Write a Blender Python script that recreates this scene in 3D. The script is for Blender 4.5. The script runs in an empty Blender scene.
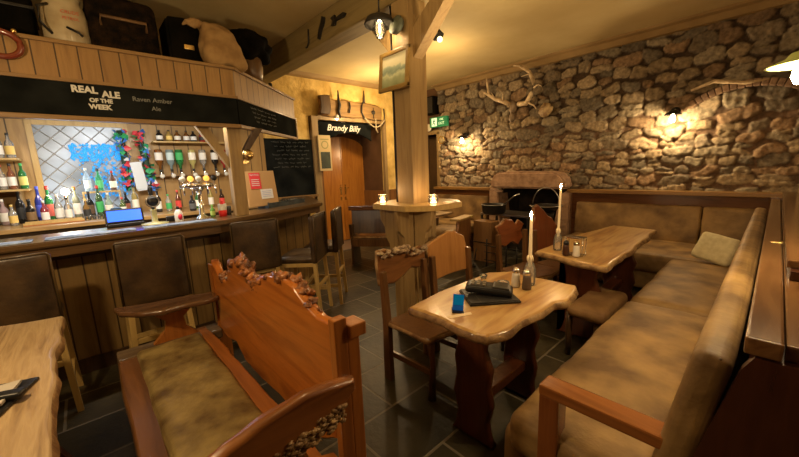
import bpy, bmesh, math, random
from mathutils import Vector, Matrix, noise
import numpy as np
SC = bpy.context.scene
COL = SC.collection
PI = math.pi
R = math.radians
rnd = random.Random(7)

# ------------------------------------------------------------------ camera
def camera():
    yaw, pitch, roll = R(47.674), R(9.992), R(-2.257)
    f = Vector((-math.sin(yaw)*math.cos(pitch), math.cos(yaw)*math.cos(pitch), -math.sin(pitch)))
    r = Vector((math.cos(yaw), math.sin(yaw), 0)); u = r.cross(f)
    r2 = math.cos(roll)*r + math.sin(roll)*u
    u2 = -math.sin(roll)*r + math.cos(roll)*u
    cd = bpy.data.cameras.new('camera'); co = bpy.data.objects.new('camera', cd); COL.objects.link(co)
    m = Matrix((r2, u2, -f)).transposed().to_4x4(); m.translation = Vector((0, 0, 1.5))
    co.matrix_world = m
    cd.sensor_fit = 'HORIZONTAL'; cd.sensor_width = 36; cd.lens = 343.474/799*36
    cd.clip_start = .02
    SC.camera = co
camera()
# ------------------------------------------------------------------ world, exposure
w = bpy.data.worlds.new('world'); SC.world = w; w.use_nodes = True
w.node_tree.nodes['Background'].inputs[0].default_value = (.9, .62, .33, 1)
w.node_tree.nodes['Background'].inputs[1].default_value = 0.012
SC.view_settings.view_transform = 'Standard'; SC.view_settings.look = 'None'
SC.view_settings.gamma = 1; SC.view_settings.exposure = 1.0
SC.view_settings.use_curve_mapping = False
WARM = (1, .70, .36)
def light(kind, name, loc, power, col=WARM, size=.05, rot=None, parent=None, size_y=None, spot=None, blend=.5):
    ld = bpy.data.lights.new(name, kind); ld.energy = power; ld.color = col
    if kind == 'AREA':
        ld.size = size
        if size_y: ld.shape = 'RECTANGLE'; ld.size_y = size_y
    else: ld.shadow_soft_size = size
    if spot: ld.spot_size = spot; ld.spot_blend = blend
    o = bpy.data.objects.new(name, ld); COL.objects.link(o); o.location = loc
    if rot: o.rotation_euler = rot
    if parent: o.parent = parent
    return o
# out-of-frame near left table lamp, added fills, door and middle lights, bar strip
light('POINT', 'near_table_lamp_light', (-1.75, -.65, 1.95), 34, WARM, .05)
light('SPOT', 'added_ceiling_fill', (-1.4, 2.5, 1.75), 44, WARM, .2, rot=(PI, 0, 0), spot=R(126), blend=.9)  # unseen spot added to brighten the ceiling, no fixture stands here
light('POINT', 'added_room_fill', (-1.0, .9, 2.45), 11, WARM, .06)  # unseen fill added to lift the whole room
light('POINT', 'ceiling_lamp_light_door', (-4.7, 3.9, 2.45), 24, WARM, .08)
light('POINT', 'ceiling_lamp_light_middle', (-3.2, 3.8, 2.6), 12, WARM, .06)
light('AREA', 'bar_strip_light', (-3.55, .30, 2.10), 19, (1, .90, .76), .06, rot=(0, R(50), 0), size_y=1.4)
light('AREA', 'window_daylight', (-5.2, .15, 1.6), 3, (.55, .75, 1), .7, rot=(0, R(-90), 0), size_y=.8)

# ------------------------------------------------------------------ materials
MATS = {}
def mat(name, col=(.5, .5, .5), rough=.5, metal=0, coat=0, emit=None, es=0, trans=0, alpha=1, ior=1.45, spec=.5, coat_rough=.1):
    if name in MATS: return MATS[name]
    m = bpy.data.materials.new(name); m.use_nodes = True; b = m.node_tree.nodes['Principled BSDF']
    b.inputs['Base Color'].default_value = (*col, 1); b.inputs['Roughness'].default_value = rough
    b.inputs['Metallic'].default_value = metal; b.inputs['Coat Weight'].default_value = coat
    b.inputs['Coat Roughness'].default_value = coat_rough
    b.inputs['Transmission Weight'].default_value = trans; b.inputs['IOR'].default_value = ior
    b.inputs['Alpha'].default_value = alpha; b.inputs['Specular IOR Level'].default_value = spec
    if emit: b.inputs['Emission Color'].default_value = (*emit, 1); b.inputs['Emission Strength'].default_value = es
    MATS[name] = m; return m
def nodes(m):
    return m.node_tree.nodes, m.node_tree.links, m.node_tree.nodes['Principled BSDF']
def ramp(N, stops):
    r = N.new('ShaderNodeValToRGB'); e = r.color_ramp.elements
    while len(e) < len(stops): e.new(.5)
    for i, (p, c) in enumerate(stops): e[i].position = p; e[i].color = (*c, 1)
    return r
def mixc(N, L, fac, a, b, mode='MIX'):
    x = N.new('ShaderNodeMix'); x.data_type = 'RGBA'; x.blend_type = mode
    for s, v in ((0, fac), (6, a), (7, b)):
        if hasattr(v, 'links'): L.new(v, x.inputs[s])
        elif isinstance(v, tuple): x.inputs[s].default_value = (*v, 1)
        else: x.inputs[s].default_value = v
    return x.outputs[2]
def wood(name, c1, c2, axis=0, scale=1.0, rough=.35, coat=.3, plank=0, plank_axis=1, bump=.15, c3=None, fig=3.0):
    """grain runs along axis; plank = board width (0: none)"""
    if name in MATS: return MATS[name]
    f_ = (.95, 1.0, .95) if name.startswith(('red_v', 'arm_red', 'mahog', 'dark_red', 'chair_board', 'rear_r')) else (.90, 1.06, 1.02)
    c1 = tuple(x*y for x, y in zip(c1, f_)); c2 = tuple(x*y*.9 for x, y in zip(c2, f_)); c3 = c3 and tuple(x*y for x, y in zip(c3, f_))
    m = mat(name, c1, rough, coat=coat, coat_rough=.18); N, L, b = nodes(m)
    tc = N.new('ShaderNodeTexCoord'); mp = N.new('ShaderNodeMapping'); L.new(tc.outputs['Object'], mp.inputs[0])
    s = [9*scale]*3; s[axis] = .9*scale; mp.inputs['Scale'].default_value = s
    n1 = N.new('ShaderNodeTexNoise'); n1.inputs['Scale'].default_value = fig*.5; n1.inputs['Detail'].default_value = 6
    n1.inputs['Distortion'].default_value = 1.4; L.new(mp.outputs[0], n1.inputs[0])
    n2 = N.new('ShaderNodeTexNoise'); n2.inputs['Scale'].default_value = 14; n2.inputs['Detail'].default_value = 4; L.new(mp.outputs[0], n2.inputs[0])
    mid = c3 or tuple((x+y)/2 for x, y in zip(c1, c2))
    r = ramp(N, [(.30, c2), (.42, mid), (.55, c1), (.70, mid)]); L.new(n1.outputs[0], r.inputs[0])
    out = mixc(N, L, .22, r.outputs[0], mixc(N, L, n2.outputs[0], c2, c1))
    n3 = N.new('ShaderNodeTexNoise'); n3.inputs['Scale'].default_value = 2.3; L.new(tc.outputs['Object'], n3.inputs[0])
    out = mixc(N, L, n3.outputs[0], out, mixc(N, L, .5, out, c2))
    h = n2.outputs[0]
    if plank:
        sx = N.new('ShaderNodeSeparateXYZ'); L.new(tc.outputs['Object'], sx.inputs[0])
        d = N.new('ShaderNodeMath'); d.operation = 'DIVIDE'; L.new(sx.outputs[plank_axis], d.inputs[0]); d.inputs[1].default_value = plank
        fr = N.new('ShaderNodeMath'); fr.operation = 'FRACT'; L.new(d.outputs[0], fr.inputs[0])
        fl = N.new('ShaderNodeMath'); fl.operation = 'FLOOR'; L.new(d.outputs[0], fl.inputs[0])
        wn = N.new('ShaderNodeTexWhiteNoise'); wn.noise_dimensions = '1D'; L.new(fl.outputs[0], wn.inputs[1])
        out = mixc(N, L, wn.outputs[0], out, mixc(N, L, .6, out, c2))
        g = N.new('ShaderNodeMath'); g.operation = 'COMPARE'; L.new(fr.outputs[0], g.inputs[0]); g.inputs[1].default_value = 0; g.inputs[2].default_value = .07
        out = mixc(N, L, g.outputs[0], out, tuple(x*.25 for x in c2))
    L.new(out, b.inputs['Base Color'])
    bp = N.new('ShaderNodeBump'); bp.inputs['Strength'].default_value = bump; bp.inputs['Distance'].default_value = .01
    L.new(h, bp.inputs['Height']); L.new(bp.outputs[0], b.inputs['Normal'])
    return m
def mottled(name, c1, c2, scale=6, rough=.6, coat=0, bump=.2, bs=60, detail=5, lo=.35, hi=.65, dist=.01, metal=0, spec=.5):
    if name in MATS: return MATS[name]
    m = mat(name, c1, rough, coat=coat, metal=metal, spec=spec); N, L, b = nodes(m)
    tc = N.new('ShaderNodeTexCoord')
    n = N.new('ShaderNodeTexNoise'); n.inputs['Scale'].default_value = scale; n.inputs['Detail'].default_value = detail; L.new(tc.outputs['Object'], n.inputs[0])
    r = ramp(N, [(lo, c2), (hi, c1)]); L.new(n.outputs[0], r.inputs[0]); L.new(r.outputs[0], b.inputs['Base Color'])
    n2 = N.new('ShaderNodeTexNoise'); n2.inputs['Scale'].default_value = bs; n2.inputs['Detail'].default_value = 4; L.new(tc.outputs['Object'], n2.inputs[0])
    bp = N.new('ShaderNodeBump'); bp.inputs['Strength'].default_value = bump; bp.inputs['Distance'].default_value = dist
    L.new(n2.outputs[0], bp.inputs['Height']); L.new(bp.outputs[0], b.inputs['Normal'])
    return m

RED = wood('red_varnished_wood', (.60, .19, .03), (.24, .055, .01), 0, .8, .28, .5, bump=.06)
REDY = wood('red_varnished_wood_y', (.36, .13, .035), (.14, .042, .012), 1, .8, .32, .35, bump=.06)
REDZ = wood('red_varnished_wood_z', (.50, .17, .034), (.20, .058, .012), 2, .8, .3, .4, bump=.06)
MAHOG = wood('mahogany', (.075, .022, .010), (.03, .009, .005), 2, 1, .25, .5, bump=.05)
MAHX = wood('mahogany_x', (.17, .062, .020), (.07, .022, .008), 0, 1, .22, .6, bump=.05)
MAHY = wood('mahogany_y', (.22, .105, .04), (.10, .04, .015), 1, 1, .2, .7, bump=.05)
TABW = wood('honey_slab_wood', (.72, .42, .17), (.24, .085, .028), 1, .75, .3, .4, c3=(.55, .26, .085), bump=.06)
TABX = wood('pale_slab_wood', (.60, .38, .22), (.24, .13, .07), 0, .7, .45, .15, c3=(.44, .26, .14), bump=.25, fig=7)
DARKW = wood('dark_wood', (.10, .045, .018), (.035, .014, .006), 0, 1, .35, .3)
DARKZ = wood('dark_wood_upright', (.11, .05, .02), (.04, .016, .007), 2, 1, .4, .2)
CHW = wood('chair_wood', (.20, .08, .03), (.08, .03, .012), 2, 1, .3, .4)
BURL = mottled('burl_wood', (.40, .19, .07), (.08, .03, .012), 16, .4, .3, .8, 30, dist=.02)
BARK = mottled('bark_edge', (.42, .27, .12), (.15, .075, .03), 14, .55, .2, .6, 45, dist=.01)
PINE = wood('pine_boards', (.44, .22, .075), (.25, .11, .035), 2, 1, .5, .1, plank=.115, plank_axis=1)
PINEX = wood('pine_upright', (.46, .27, .12), (.27, .14, .055), 2, .8, .55, .05)
PINEY = wood('pine_rail', (.34, .17, .06), (.2, .09, .03), 1, .8, .5, .1)
BEAMX = wood('beam_wood', (.40, .26, .11), (.25, .15, .06), 0, .8, .6, 0)
PANEL = wood('bar_panel', (.38, .21, .075), (.20, .095, .03), 2, 1, .5, .1, plank=.14, plank_axis=1)
PALE = wood('pale_beech', (.60, .36, .14), (.45, .24, .08), 2, 1, .45, .1)
DOORW = wood('orange_door_wood', (.72, .26, .045), (.48, .14, .02), 2, .8, .3, .4, bump=.05)
DADO = wood('dado_panel', (.42, .17, .05), (.26, .09, .025), 2, .8, .5, .1, plank=.13, plank_axis=1)
DADOX = wood('dado_rail', (.40, .19, .055), (.25, .10, .03), 0, .8, .35, .3)
BROWND = wood('brown_door', (.17, .08, .03), (.09, .04, .014), 2, .8, .5, .1)
LEATH = mottled('tan_suede', (.33, .205, .075), (.12, .065, .022), 4.5, .6, 0, .3, 30, lo=.32, hi=.66)
LEATD = mottled('brown_leather', (.075, .042, .016), (.018, .010, .005), 5, .45, .1, .25, 50)
LEATO = mottled('olive_leather', (.27, .20, .075), (.085, .05, .018), 7, .4, .15, .3, 40)
CREAM = mottled('cream_linen', (.62, .56, .36), (.5, .44, .27), 20, .9, 0, .3, 200)
IRON = mottled('black_iron', (.02, .018, .016), (.01, .009, .008), 30, .5, 0, .3, 90)
STEEL = mat('chrome', (.75, .75, .76), .12, 1)
GREYM = mat('grey_metal', (.35, .33, .30), .35, 1)
BRASS = mat('brass', (.8, .58, .24), .25, 1)
BLACK = mat('black_plastic', (.008, .008, .009), .4)
WHITE = mat('white_plastic', (.75, .75, .72), .4)
def thin_glass(name, col, tint=.3):
    if name in MATS: return MATS[name]
    m = bpy.data.materials.new(name); m.use_nodes = True; N = m.node_tree.nodes; L = m.node_tree.links; N.clear()
    o = N.new('ShaderNodeOutputMaterial'); t = N.new('ShaderNodeBsdfTransparent'); g = N.new('ShaderNodeBsdfGlossy'); d = N.new('ShaderNodeBsdfDiffuse')
    t.inputs[0].default_value = (*[1-(1-c)*tint for c in col], 1); g.inputs[1].default_value = .05; d.inputs[0].default_value = (*col, 1)
    f = N.new('ShaderNodeLayerWeight'); f.inputs[0].default_value = .35
    m1 = N.new('ShaderNodeMixShader'); m2 = N.new('ShaderNodeMixShader'); m1.inputs[0].default_value = tint*.5
    L.new(t.outputs[0], m1.inputs[1]); L.new(d.outputs[0], m1.inputs[2])
    L.new(f.outputs['Fresnel'], m2.inputs[0]); L.new(m1.outputs[0], m2.inputs[1]); L.new(g.outputs[0], m2.inputs[2]); L.new(m2.outputs[0], o.inputs[0])
    MATS[name] = m; return m
GLASS = thin_glass('clear_glass', (.85, .88, .85), .18)

# ------------------------------------------------------------------ mesh helpers
def xf(loc=(0, 0, 0), rot=(0, 0, 0), sc=(1, 1, 1)):
    from mathutils import Euler
    return Matrix.Translation(loc) @ Euler(rot, 'XYZ').to_matrix().to_4x4() @ Matrix.Diagonal((*sc, 1))
class B:
    def __init__(s): s.bm = bmesh.new()
    def box(s, x0, x1, y0, y1, z0, z1, bev=0, m=None, mi=0):
        r = bmesh.ops.create_cube(s.bm, size=1)
        v = r['verts']
        bmesh.ops.scale(s.bm, vec=(x1-x0, y1-y0, z1-z0), verts=v)
        bmesh.ops.translate(s.bm, vec=((x0+x1)/2, (y0+y1)/2, (z0+z1)/2), verts=v)
        fs = {f for q in v for f in q.link_faces}
        for f in fs: f.material_index = mi
        if bev:
            e = list({e for q in v for e in q.link_edges})
            g = bmesh.ops.bevel(s.bm, geom=e, offset=bev, segments=2, affect='EDGES', profile=.6)
            v = list({q for f in g['faces'] for q in f.verts} | {q for q in v if q.is_valid})
            for q in v:
                for f in q.link_faces: f.material_index = mi
        if m: bmesh.ops.transform(s.bm, matrix=m, verts=v)
        return s
    def add(s, vs, fs, m=None, smooth=True, mi=0):
        bv = [s.bm.verts.new((m @ Vector(v)) if m else v) for v in vs]
        for f in fs:
            try:
                q = s.bm.faces.new([bv[i] for i in f]); q.smooth = smooth; q.material_index = mi
            except ValueError: pass
        return s
    def prism(s, pts, axis, a, b, m=None, mi=0, mi_side=None, smooth=False):
        """pts 2-D outline in the other two axes (in xyz order), extruded from a to b along axis"""
        def P(p, t):
            q = list(p); q.insert(axis, t); return q
        n = len(pts)
        vs = [P(p, a) for p in pts] + [P(p, b) for p in pts]
        bv = [s.bm.verts.new((m @ Vector(v)) if m else v) for v in vs]
        fs = [(list(range(n)), mi), (list(range(2*n-1, n-1, -1)), mi)] + [([i, (i+1) % n, n+(i+1) % n, n+i], mi if mi_side is None else mi_side) for i in range(n)]
        out = []
        for f, k in fs:
            q = s.bm.faces.new([bv[i] for i in f]); q.material_index = k; out.append(q)
        bmesh.ops.recalc_face_normals(s.bm, faces=out)
        return s
    def slab(s, pts, axis, a, b, bev=.012, jit=.006, seed=0, m=None, side=1, lower=.02, subdiv=6):
        """live-edge slab: jittered outline with rounded irregular rims"""
        def P(p, t):
            q = list(p); q.insert(axis, t); return q
        o = []; n = len(pts); rr = random.Random(seed)
        for i in range(n):
            p, q = Vector(pts[i]), Vector(pts[(i+1) % n])
            for k in range(subdiv):
                v = p.lerp(q, k/subdiv); nv = noise.noise_vector(Vector((v.x*5+seed, v.y*5, 3.1)))*1.3
                o.append(v + Vector((nv.x, nv.y))*jit*2 + Vector((rr.uniform(-1, 1), rr.uniform(-1, 1)))*jit*.22)
        n = len(o); c = sum(o, Vector((0, 0)))/n
        nor = []
        area = sum(o[i].x*o[(i+1) % n].y-o[(i+1) % n].x*o[i].y for i in range(n))
        sg = 1 if area > 0 else -1
        for i in range(n):
            t = (o[(i+1) % n]-o[i-1]).normalized(); nor.append(Vector((t.y, -t.x))*sg)
        rings = []
        for (f, off) in ((0, -bev), (.15, 0), (.55, lower*.5), (.88, 0), (1, -bev)):
            ring = []
            for i in range(n):
                z = b+(a-b)*f; wv = noise.noise(Vector((o[i].x*7+seed, o[i].y*7, f*4)))*jit*1.5
                p = o[i]+nor[i]*(off+(wv if 0 < f < 1 else 0))
                ring.append(s.bm.verts.new((m @ Vector(P(p, z))) if m else P(p, z)))
            rings.append(ring)
        fs = [s.bm.faces.new(rings[0]), s.bm.faces.new(rings[-1][::-1])]
        for k in range(len(rings)-1):
            for i in range(n):
                f = s.bm.faces.new([rings[k][i], rings[k+1][i], rings[k+1][(i+1) % n], rings[k][(i+1) % n]])
                f.smooth = True; f.material_index = side if k in (1, 2) else 0; fs.append(f)
        bmesh.ops.recalc_face_normals(s.bm, faces=fs)
        return s
    def tube(s, pts, r, seg=8, m=None, mi=0, cap=True):
        pts = [Vector(p) for p in pts]; n = len(pts)
        rs = r if isinstance(r, (list, tuple)) else [r]*n
        rings = []; ref = Vector((0, 0, 1))
        for i, p in enumerate(pts):
            t = (pts[min(i+1, n-1)]-pts[max(i-1, 0)]).normalized()
            if abs(t.dot(ref)) > .95: ref = Vector((1, 0, 0)) if abs(t.x) < .9 else Vector((0, 1, 0))
            a = t.cross(ref).normalized(); b_ = t.cross(a)
            ring = []
            for k in range(seg):
                q = p+(a*math.cos(2*PI*k/seg)+b_*math.sin(2*PI*k/seg))*rs[i]
                ring.append(s.bm.verts.new((m @ q) if m else q))
            rings.append(ring)
        for i in range(n-1):
            for k in range(seg):
                f = s.bm.faces.new([rings[i][k], rings[i][(k+1) % seg], rings[i+1][(k+1) % seg], rings[i+1][k]]); f.smooth = True; f.material_index = mi
        if cap:
            for q in (rings[0][::-1], rings[-1]):
                f = s.bm.faces.new(q); f.material_index = mi
        return s
    def lathe(s, prof, seg=16, c=(0, 0, 0), m=None, mi=0, squash=(1, 1)):
        """prof: list of (radius, z)"""
        rings = []
        for (r, z) in prof:
            ring = []
            if r < 1e-5: ring = [s.bm.verts.new((m @ Vector((c[0], c[1], c[2]+z))) if m else (c[0], c[1], c[2]+z))]
            else:
                for k in range(seg):
                    q = Vector((c[0]+r*math.cos(2*PI*k/seg)*squash[0], c[1]+r*math.sin(2*PI*k/seg)*squash[1], c[2]+z))
                    ring.append(s.bm.verts.new((m @ q) if m else q))
            rings.append(ring)
        for i in range(len(rings)-1):
            a, b = rings[i], rings[i+1]
            for k in range(seg):
                k2 = (k+1) % seg
                if len(a) == 1 and len(b) == 1: break
                if len(a) == 1: vs = [a[0], b[k2], b[k]]
                elif len(b) == 1: vs = [a[k], a[k2], b[0]]
                else: vs = [a[k], a[k2], b[k2], b[k]]
                f = s.bm.faces.new(vs); f.smooth = True; f.material_index = mi
        return s
    def ball(s, c, r, sc=(1, 1, 1), sub=2, jit=0, m=None, mi=0, seed=0):
        g = bmesh.ops.create_icosphere(s.bm, subdivisions=sub, radius=1)
        for v in g['verts']:
            q = v.co.copy(); d = 1+jit*noise.noise(q*2.2+Vector((seed, seed*.7, 0)))*2
            v.co = Vector((c[0]+q.x*r*sc[0]*d, c[1]+q.y*r*sc[1]*d, c[2]+q.z*r*sc[2]*d))
            if m: v.co = m @ v.co
            for f in v.link_faces: f.smooth = True; f.material_index = mi
        return s
    def cushion(s, x0, x1, y0, y1, z0, z1, r=.03, puff=.02, m=None, n=10, wr=.004, seed=0, faces='z'):
        dims = (x1-x0, y1-y0, z1-z0); c = Vector(((x0+x1)/2, (y0+y1)/2, (z0+z1)/2))
        hx = [d/2 for d in dims]; r = min(r, min(hx)*.98)
        nn = [max(4, int(min(28, d/.05)))+4 for d in dims]
        cache = {}
        def coords(k):
            h = hx[k]; a = [-h, -h+r*.15, -h+r*.5, -h+r]; b = [h-r, h-r*.5, h-r*.15, h]; mid = nn[k]
            return a+[-h+r+(2*h-2*r)*i/mid for i in range(1, mid)]+b
        cs = [coords(k) for k in range(3)]
        pax = 'xyz'.index(faces)
        def V(p):
            key = tuple(round(t, 6) for t in p)
            if key in cache: return cache[key]
            inner = Vector([max(-hx[k]+r, min(hx[k]-r, p[k])) for k in range(3)])
            d = Vector(p)-inner
            q = inner+d.normalized()*r if d.length > 1e-9 else Vector(p)
            u = [1-(p[k]/hx[k])**2 for k in range(3) if k != pax]
            q[pax] += puff*max(0, u[0])**.5*max(0, u[1])**.5*(1 if p[pax] > 0 else -.3)
            nz = noise.noise(Vector((q.x*5+seed, q.y*5, q.z*5)))+.5*noise.noise(Vector((q.x*14, q.y*14+seed, q.z*14)))
            q = q+q.normalized()*nz*wr*2+c
            v = s.bm.verts.new((m @ q) if m else q); cache[key] = v; return v
        fl = []
        for ax in range(3):
            o = [k for k in range(3) if k != ax]
            for sgn in (-1, 1):
                A, Bq = cs[o[0]], cs[o[1]]
                for i in range(len(A)-1):
                    for j in range(len(Bq)-1):
                        q = []
                        for (ii, jj) in ((i, j), (i+1, j), (i+1, j+1), (i, j+1)):
                            p = [0, 0, 0]; p[ax] = sgn*hx[ax]; p[o[0]] = A[ii]; p[o[1]] = Bq[jj]; q.append(V(p))
                        f = s.bm.faces.new(q); f.smooth = True; fl.append(f)
        bmesh.ops.recalc_face_normals(s.bm, faces=fl)
        return s
    def build(s, name, mats, parent=None, loc=None, rot=None):
        me = bpy.data.meshes.new(name); s.bm.to_mesh(me); s.bm.free()
        for q in (mats if isinstance(mats, (list, tuple)) else [mats]): me.materials.append(q)
        o = bpy.data.objects.new(name, me); COL.objects.link(o)
        if parent: o.parent = parent
        if loc: o.location = loc
        if rot: o.rotation_euler = rot
        return o
def tag(o, label=None, cat=None, group=None, kind=None):
    if label: o['label'] = label
    if cat: o['category'] = cat
    if group: o['group'] = group
    if kind: o['kind'] = kind
    return o
def thing(name, label, cat, loc=(0, 0, 0), rotz=0, group=None, rot=None):
    o = bpy.data.objects.new(name, None); COL.objects.link(o); o.empty_display_size = .1
    o.location = loc; o.rotation_euler = rot or (0, 0, rotz)
    return tag(o, label, cat, group)
def struct(b, name, m, **k): return tag(b.build(name, m, **k), kind='structure')
def dup(root, loc, rotz, label, group=None, rot=None, sc=None):
    def cp(o, par):
        c = o.copy(); COL.objects.link(c)
        if par: c.parent = par
        for ch in list(o.children): cp(ch, c)
        return c
    r = cp(root, None); r.location = loc; r.rotation_euler = rot or (0, 0, rotz); r['label'] = label
    if sc: r.scale = sc
    if group: r['group'] = group
    return r
def text(s, size, m, parent, loc, rot, name='lettering', extr=.0008, bold=0, shear=0, label=None):
    cu = bpy.data.curves.new(name, 'FONT'); cu.body = s; cu.size = size; cu.align_x = 'CENTER'; cu.align_y = 'CENTER'
    cu.extrude = extr; cu.offset = bold; cu.shear = shear; cu.resolution_u = 3
    t = bpy.data.objects.new('tmp', cu); COL.objects.link(t)
    dg = bpy.context.evaluated_depsgraph_get(); me = bpy.data.meshes.new_from_object(t.evaluated_get(dg))
    bpy.data.objects.remove(t); bpy.data.curves.remove(cu)
    me.name = name; me.materials.clear(); me.materials.append(m)
    o = bpy.data.objects.new(name, me); COL.objects.link(o); o.parent = parent; o.location = loc; o.rotation_euler = rot
    if label: o['label'] = label
    return o
FX = (PI/2, 0, PI/2)      # lettering upright on a surface that faces +X (reads along +Y)
CHALK = mat('chalk', (.62, .62, .58), .9)
exec_parts = []
# ------------------------------------------------------------------ the room
H = 3.08
def floor():
    b = B(); b.box(-6.3, 1.7, -2.6, 6.9, -.1, 0)
    m = mottled('slate_tiles', (.060, .050, .028), (.018, .016, .010), 3.2, .42, 0, .3, 25)
    N, L, bs = nodes(m)
    tc = N.new('ShaderNodeTexCoord'); mp = N.new('ShaderNodeMapping'); mp.inputs['Location'].default_value = (.02, -.16, 0); mp.inputs['Rotation'].default_value = (0, 0, R(90))
    L.new(tc.outputs['Object'], mp.inputs[0])
    bk = N.new('ShaderNodeTexBrick'); bk.inputs['Scale'].default_value = 1; bk.inputs['Brick Width'].default_value = .62; bk.inputs['Row Height'].default_value = .42
    bk.inputs['Mortar Size'].default_value = .009; bk.inputs['Mortar Smooth'].default_value = .3
    bk.inputs['Color1'].default_value = (.55, .55, .5, 1); bk.inputs['Color2'].default_value = (1.25, 1.2, 1.1, 1); bk.inputs['Mortar'].default_value = (1, 1, 1, 1)
    L.new(mp.outputs[0], bk.inputs[0])
    base = bs.inputs['Base Color'].links[0].from_socket
    c = mixc(N, L, 1.0, base, bk.outputs[0], 'MULTIPLY'); c = mixc(N, L, bk.outputs['Fac'], c, (.15, .13, .095))
    L.new(c, bs.inputs['Base Color'])
    b2 = N.new('ShaderNodeBump'); b2.inputs['Strength'].default_value = .5; b2.inputs['Distance'].default_value = .006; b2.invert = True
    L.new(bk.outputs['Fac'], b2.inputs['Height']); L.new(bs.inputs['Normal'].links[0].from_socket, b2.inputs['Normal']); L.new(b2.outputs[0], bs.inputs['Normal'])
    struct(b, 'floor', m)
floor()
CEIL = mottled('cream_ceiling_paint', (.62, .50, .25), (.50, .38, .17), 1.1, .8, 0, .12, 9, dist=.02)
YELL = mottled('ochre_rough_plaster', (.80, .58, .20), (.58, .38, .10), 5, .8, 0, .8, 12, dist=.03)
struct(B().box(-6.3, 1.7, -2.6, 6.9, H, H+.1), 'ceiling', CEIL)
DKW = mottled('dark_brown_wall', (.16, .08, .035), (.10, .05, .02), 2, .7, 0, .1)
# left wall (bar side, faces +X), split round the door recess y 3.12..4.6
struct(B().box(-5.5, -5.4, -2.6, 2.95, 0, H), 'wall_left', YELL)
struct(B().box(-5.5, -5.4, 2.95, 4.6, 2.42, H).box(-5.5, -5.4, 4.6, 4.98, 0, H), 'wall_left_door_side', YELL)
struct(B().box(-6.3, -6.2, 2.9, 4.7, 0, 2.5).box(-6.3, -5.5, 2.85, 2.95, 0, 2.5).box(-6.3, -5.5, 4.6, 4.7, 0, 2.5).box(-6.2, -5.5, 2.95, 4.6, 2.42, 2.5), 'wall_recess', DKW)
struct(B().box(-6.2, -5.39, 4.575, 4.6, 0, 1.05).box(-5.4, -5.385, 4.6, 4.98, 0, 1.05).box(-5.4, -5.375, 4.6, 4.98, 1.03, 1.07), 'baseboard_recess', DADO)
struct(B().box(-5.43, -5.35, 2.98, 3.1, 0, 2.42, .008).box(-5.43, -5.35, 3.1, 4.6, 2.36, 2.44, .008).box(-5.43, -5.36, 4.56, 4.63, 0, 2.42, .008), 'trim_1', PINEX)
struct(B().box(1.6, 1.7, -2.6, 5.6, 0, H), 'wall_right', DKW)
struct(B().box(-5.5, 1.7, -2.7, -2.6, 0, H), 'wall_near', DKW)
# back passage beyond the left end of the stone wall
struct(B().box(-5.5, -5.4, 4.98, 6.9, 0, H).box(-5.5, -4.7, 6.8, 6.9, 0, H).box(-4.78, -4.7, 5.75, 6.9, 0, H), 'wall_passage', DKW)
struct(B().box(-5.4, -4.78, 5.62, 5.75, 2.18, H), 'wall_over_passage', DKW)
struct(B().box(-4.86, -4.775, 5.56, 5.66, 0, 2.2, .006).box(-5.4, -4.775, 5.56, 5.66, 2.16, 2.24, .006), 'trim_2', PINEX)

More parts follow.
